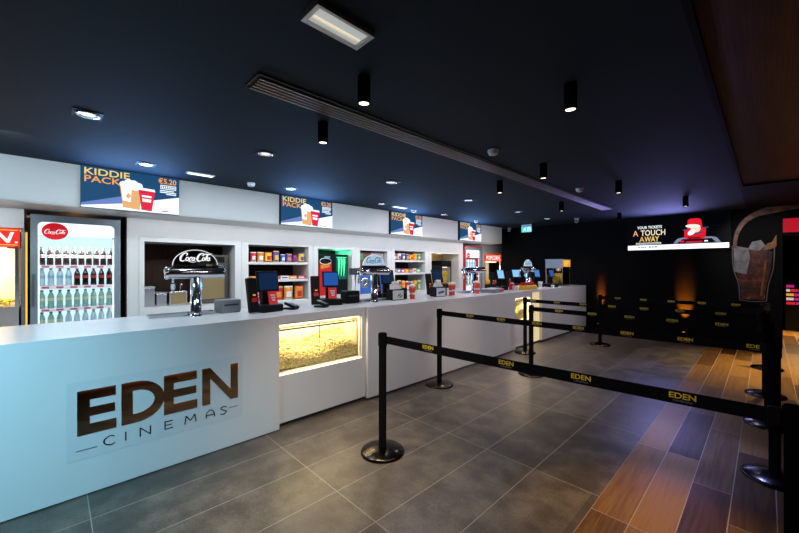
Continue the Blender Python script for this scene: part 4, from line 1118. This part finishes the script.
d.m(E_NAVY).flat([(1.10, .30), (1.25, .33), (1.245, .36), (1.11, .335)], bs, .008); d.flat([(.90, .395), (.99, .40), (.98, .43), (.91, .425)], bs, .008); d.flat([(1.25, .43), (1.34, .43), (1.33, .46), (1.26, .455)], bs, .008)
d.m(E_SCRR).flat(R(.86, .93, .13, .17), bs, .005); d.flat(R(.96, 1.24, .12, .15), bs, .005)
d.m(E_SCRW).flat(R(1.27, 1.33, .13, .16), bs, .005)
d.build('display', t)
def uplight(x, label):
    t = thing('floor_uplight', label, 'uplight', (x, YF-.20, 0), 0, 'orange uplights at the black wall')
    MB().m(BLKM).lathe([(0, 0), (.05, 0), (.05, .01), (.012, .015), (.012, .06), (.04, .08), (.045, .15), (.036, .15), (.034, .142), (0, .142)], 20).build('housing', t)
    MB().m(E_ORANGE).lathe([(0, .1455), (.033, .1455), (.033, .1435), (0, .1435)], 16).build('lens', t)
uplight(-1.19, 'orange uplight on the black wall below the red armchair advert'); uplight(-2.80, 'orange uplight just right of the counter end')
spot((-1.19, YF-.20, .16), (-1.19, YF, .66), 900, (1, .24, .012), 32, 1, .012)
spot((-2.80, YF-.20, .16), (-2.80, YF, .78), 1000, (1, .22, .012), 19, 1, .012)
# drink picture: a flat printed cut-out on the wall
t = thing('drink_wall_picture', 'cut-out picture of a cola glass with drink pouring in at right', 'wall picture', (-.46, YF-.02, .86))
bs = FY(0, 0, 0)
nbp = NB('printed_cola'); nbp.L(nbp.ramp(nbp.noise(nbp.co, 7, 6, .7), [(.36, (.004, .002, .002)), (.50, (.055, .010, .004)), (.60, (.16, .030, .010)), (.72, (.34, .15, .06))]), nbp.b.inputs['Base Color']); COLD = nbp.m
GLS = mat('printed_glass_edge', (.13, .12, .13), .5)
ICE = mat('printed_ice', (.20, .19, .21), .5, var=.4, vscale=10)
LIM = mat('printed_citrus', (.28, .12, .02), .5, var=.4, vscale=12)
gp = MB().m(COLD).flat([(.13, .02), (.45, .02), (.47, .30), (.53, .60), (.55, .92), (.44, .98), (.30, 1.0), (.10, .98), (.03, .92), (.05, .60), (.11, .30)], bs, .004)
gp.m(GLS).ribbon([(.11, .0), (.09, .32), (.02, .62), (.0, 1.06)], .016, bs, .006); gp.ribbon([(.47, .0), (.50, .32), (.56, .62), (.575, 1.0)], .014, bs, .006); gp.ribbon([(.11, .0), (.29, -.02), (.47, .0)], .014, bs, .006)
gp.m(mat('printed_amber', (.22, .06, .012), .5, var=.7, vscale=9)).ribbon([(.40, .10), (.43, .40), (.46, .75)], .03, bs, .005)
gp.build('glass', t)
ip = MB().m(ICE).flat([(.03, .55), (.20, .50), (.25, .80), (.23, 1.0), (.02, 1.06)], bs, .008)
ip.flat([(.22, .98), (.28, 1.12), (.40, 1.15), (.46, 1.04), (.38, .95)], bs, .009); ip.build('ice', t)
st_ = MB().m(mat('printed_pour', (.16, .055, .02), .5, var=.9, vscale=9)).ribbon([(.04, 1.0), (.06, 1.25), (.15, 1.48), (.33, 1.64), (.56, 1.715), (.80, 1.76), (1.05, 1.80)], [.05, .06, .075, .10, .15, .16, .18], bs, .010, 8)
st_.m(GLS).ribbon([(.36, 1.68), (.56, 1.765), (.80, 1.80), (1.05, 1.84)], [.02, .05, .06, .05], bs, .012)
st_.build('pouring_drink', t)
MB().m(LIM).flat([(.42, .96), (.48, 1.08), (.54, 1.10), (.60, 1.24), (.60, 1.02), (.52, .97)], bs, .012).build('citrus_slice', t)
spot((-.3, 8.2, 2.45), (-.05, YF, 1.7), 40, (1, .95, .92), 70, .8, .05)  # unseen spot added to light the drink picture
# red light box and distant display in the passage
t = thing('red_light_box', 'dim red light box above the passage at right edge', 'light box', (.215, YF-.05, 2.12))
MB().m(BLACK).box(0, .62, .006, .045, 0, .27).build('casing', t)
MB().m(em('dim_red_glow', (.42, .006, .02), 1.0)).box(.008, .612, 0, .006, .01, .26).build('face', t)
t = thing('snack_stand', 'distant colourful display at right edge beyond the passage', 'display stand', (.32, 12.4, 0))
MB().m(BLACK).box(0, 1.3, 0, .5, 0, 1.2, .01).build('body', t)
b = MB(); rnd = random.Random(6)
for r_ in range(5):
    x = .02
    while x < 1.26:
        w_ = .05+.12*rnd.random()
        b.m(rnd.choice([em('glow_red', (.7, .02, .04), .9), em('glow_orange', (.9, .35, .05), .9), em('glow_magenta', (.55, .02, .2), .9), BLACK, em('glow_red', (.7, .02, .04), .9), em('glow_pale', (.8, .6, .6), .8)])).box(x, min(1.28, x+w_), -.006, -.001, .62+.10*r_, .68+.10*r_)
        x += w_+.01
b.build('lit_rows', t)

# ------------------------------------------------------------------ light
W = bpy.data.worlds.new('world'); S.world = W; W.use_nodes = True
W.node_tree.nodes['Background'].inputs[0].default_value = (.35, .45, .6, 1); W.node_tree.nodes['Background'].inputs[1].default_value = .05
WARM = (1, .80, .55)
PW = [140, 90, 22, 95, 85, 45, 34, 70, 16]
PC = [(1, .84, .62), (1, .82, .58), (.72, .78, 1), (1, .84, .68), (1, .86, .74), (.62, .68, 1), (.62, .68, 1), (1, .8, .72), (1, .8, .7)]
for i, (x, y, l) in enumerate(cyls): spot((x, y, ZC-.17), (x, y, 0), PW[i], PC[i], 60, .8, .02)
for i, (x, y, l) in enumerate(dls):
    spot((x, y, ZC-.02), (x+.15, y, 0), 46 if x > -4 else 34, (.84, .94, 1) if y < 3 else (1, .93, .96), 130, .9, .05)
# blue-violet wash on the planks
spot((-.70, 4.7, ZC-.03), (-.46, 3.75, 0), 250, (.28, .36, 1), 32, .9, .05)
spot((-.9, 6.6, ZC-.03), (-.9, 5.6, 0), 60, (.45, .48, 1), 70, .9, .05)
# warm pools on the planks and in the passage
spot((.35, 7.6, ZC-.03), (.35, 7.4, 0), 520, (1, .70, .34), 80, .9, .05)
spot((.9, 11.6, ZC-.05), (.7, 10.8, 0), 1100, (1, .64, .28), 90, .9, .05)
spot((-.50, 2.45, ZC-.03), (-.52, 2.45, 0), 230, (1, .62, .20), 38, .9, .03); spot((-.05, .8, ZC-.03), (-.05, .8, 0), 230, (1, .64, .24), 42, .9, .05)
# added fill lamps with no fittings: cyan spot on near counter, serving wall washes
spot((-1.3, -1.2, ZC-.03), (-3.1, -.55, .35), 820, (.34, .78, 1), 78, 1, .3)
area((-4.45, -1.0, ZC-.03), (-5.6, -.8, 1.6), 12, (.68, .90, 1), 1.6, .15)
area((-4.1, 2.2, ZC-.03), (-5.9, 2.2, 1.0), 27, (.80, .93, 1), 4.6, .12, 2.0)
area((-4.1, 6.6, ZC-.03), (-5.9, 6.8, 1.0), 25, (.97, .94, 1), 4.4, .12, 2.0)
area((-.9, 4.2, ZC-.03), (-3.1, 4.2, .5), 18, (1, .93, .95), 6.5, .12, 1.5)  # added fill strip that brightens the counter fronts, no fitting modelled
spot((-1.5, 1.9, ZC-.03), (-3.1, 2.0, .35), 48, (1, .95, .90), 50, 1, .06)  # added spot that lifts the counter around the near popcorn case
spot((-.9, -.6, ZC-.05), (-.8, 3.2, .85), 75, (1, .90, .78), 50, 1, .05)  # added lamp from the camera side, brightens the belt lettering
area((-5.36, 3.9, 2.14), (-5.9, 3.9, 1.0), 27, (.90, .96, 1), 6.6, .06)  # added strips hidden under the bulkhead to brighten the serving wall
area((-5.36, 8.2, 2.14), (-5.9, 8.2, 1.0), 9, (1, .96, .97), 1.8, .06)
area((-5.36, -.9, 2.14), (-5.9, -.9, 1.0), 7, (.80, .94, 1), 1.3, .06)
area((-1.7, 8.3, ZC-.03), (-3.1, 8.4, .6), 5, (.92, .86, 1), 1.6, .12, 1.5)  # added fill for the far end of the counter
# added lamps in front of the screens, for the blue and violet ceiling glow
for y in (.68, 2.98, 5.28, 7.56): area((FA+.075, y, 2.40), (FA+1.0, y, 2.66), 24, (.20, .45, 1), .85, .38)
area((-1.6, YF-.09, 2.2), (-1.7, YF-1, 2.5), 26, (.34, .34, 1), 1.0, .3, 2.2)

vs = S.view_settings
S.display_settings.display_device = 'sRGB'; vs.view_transform = 'Standard'; vs.look = 'None'; vs.gamma = 1; vs.use_curve_mapping = False; vs.exposure = 0
S.cycles.use_denoising = True; S.cycles.sample_clamp_indirect = 4; S.cycles.max_bounces = 8; S.cycles.transparent_max_bounces = 12
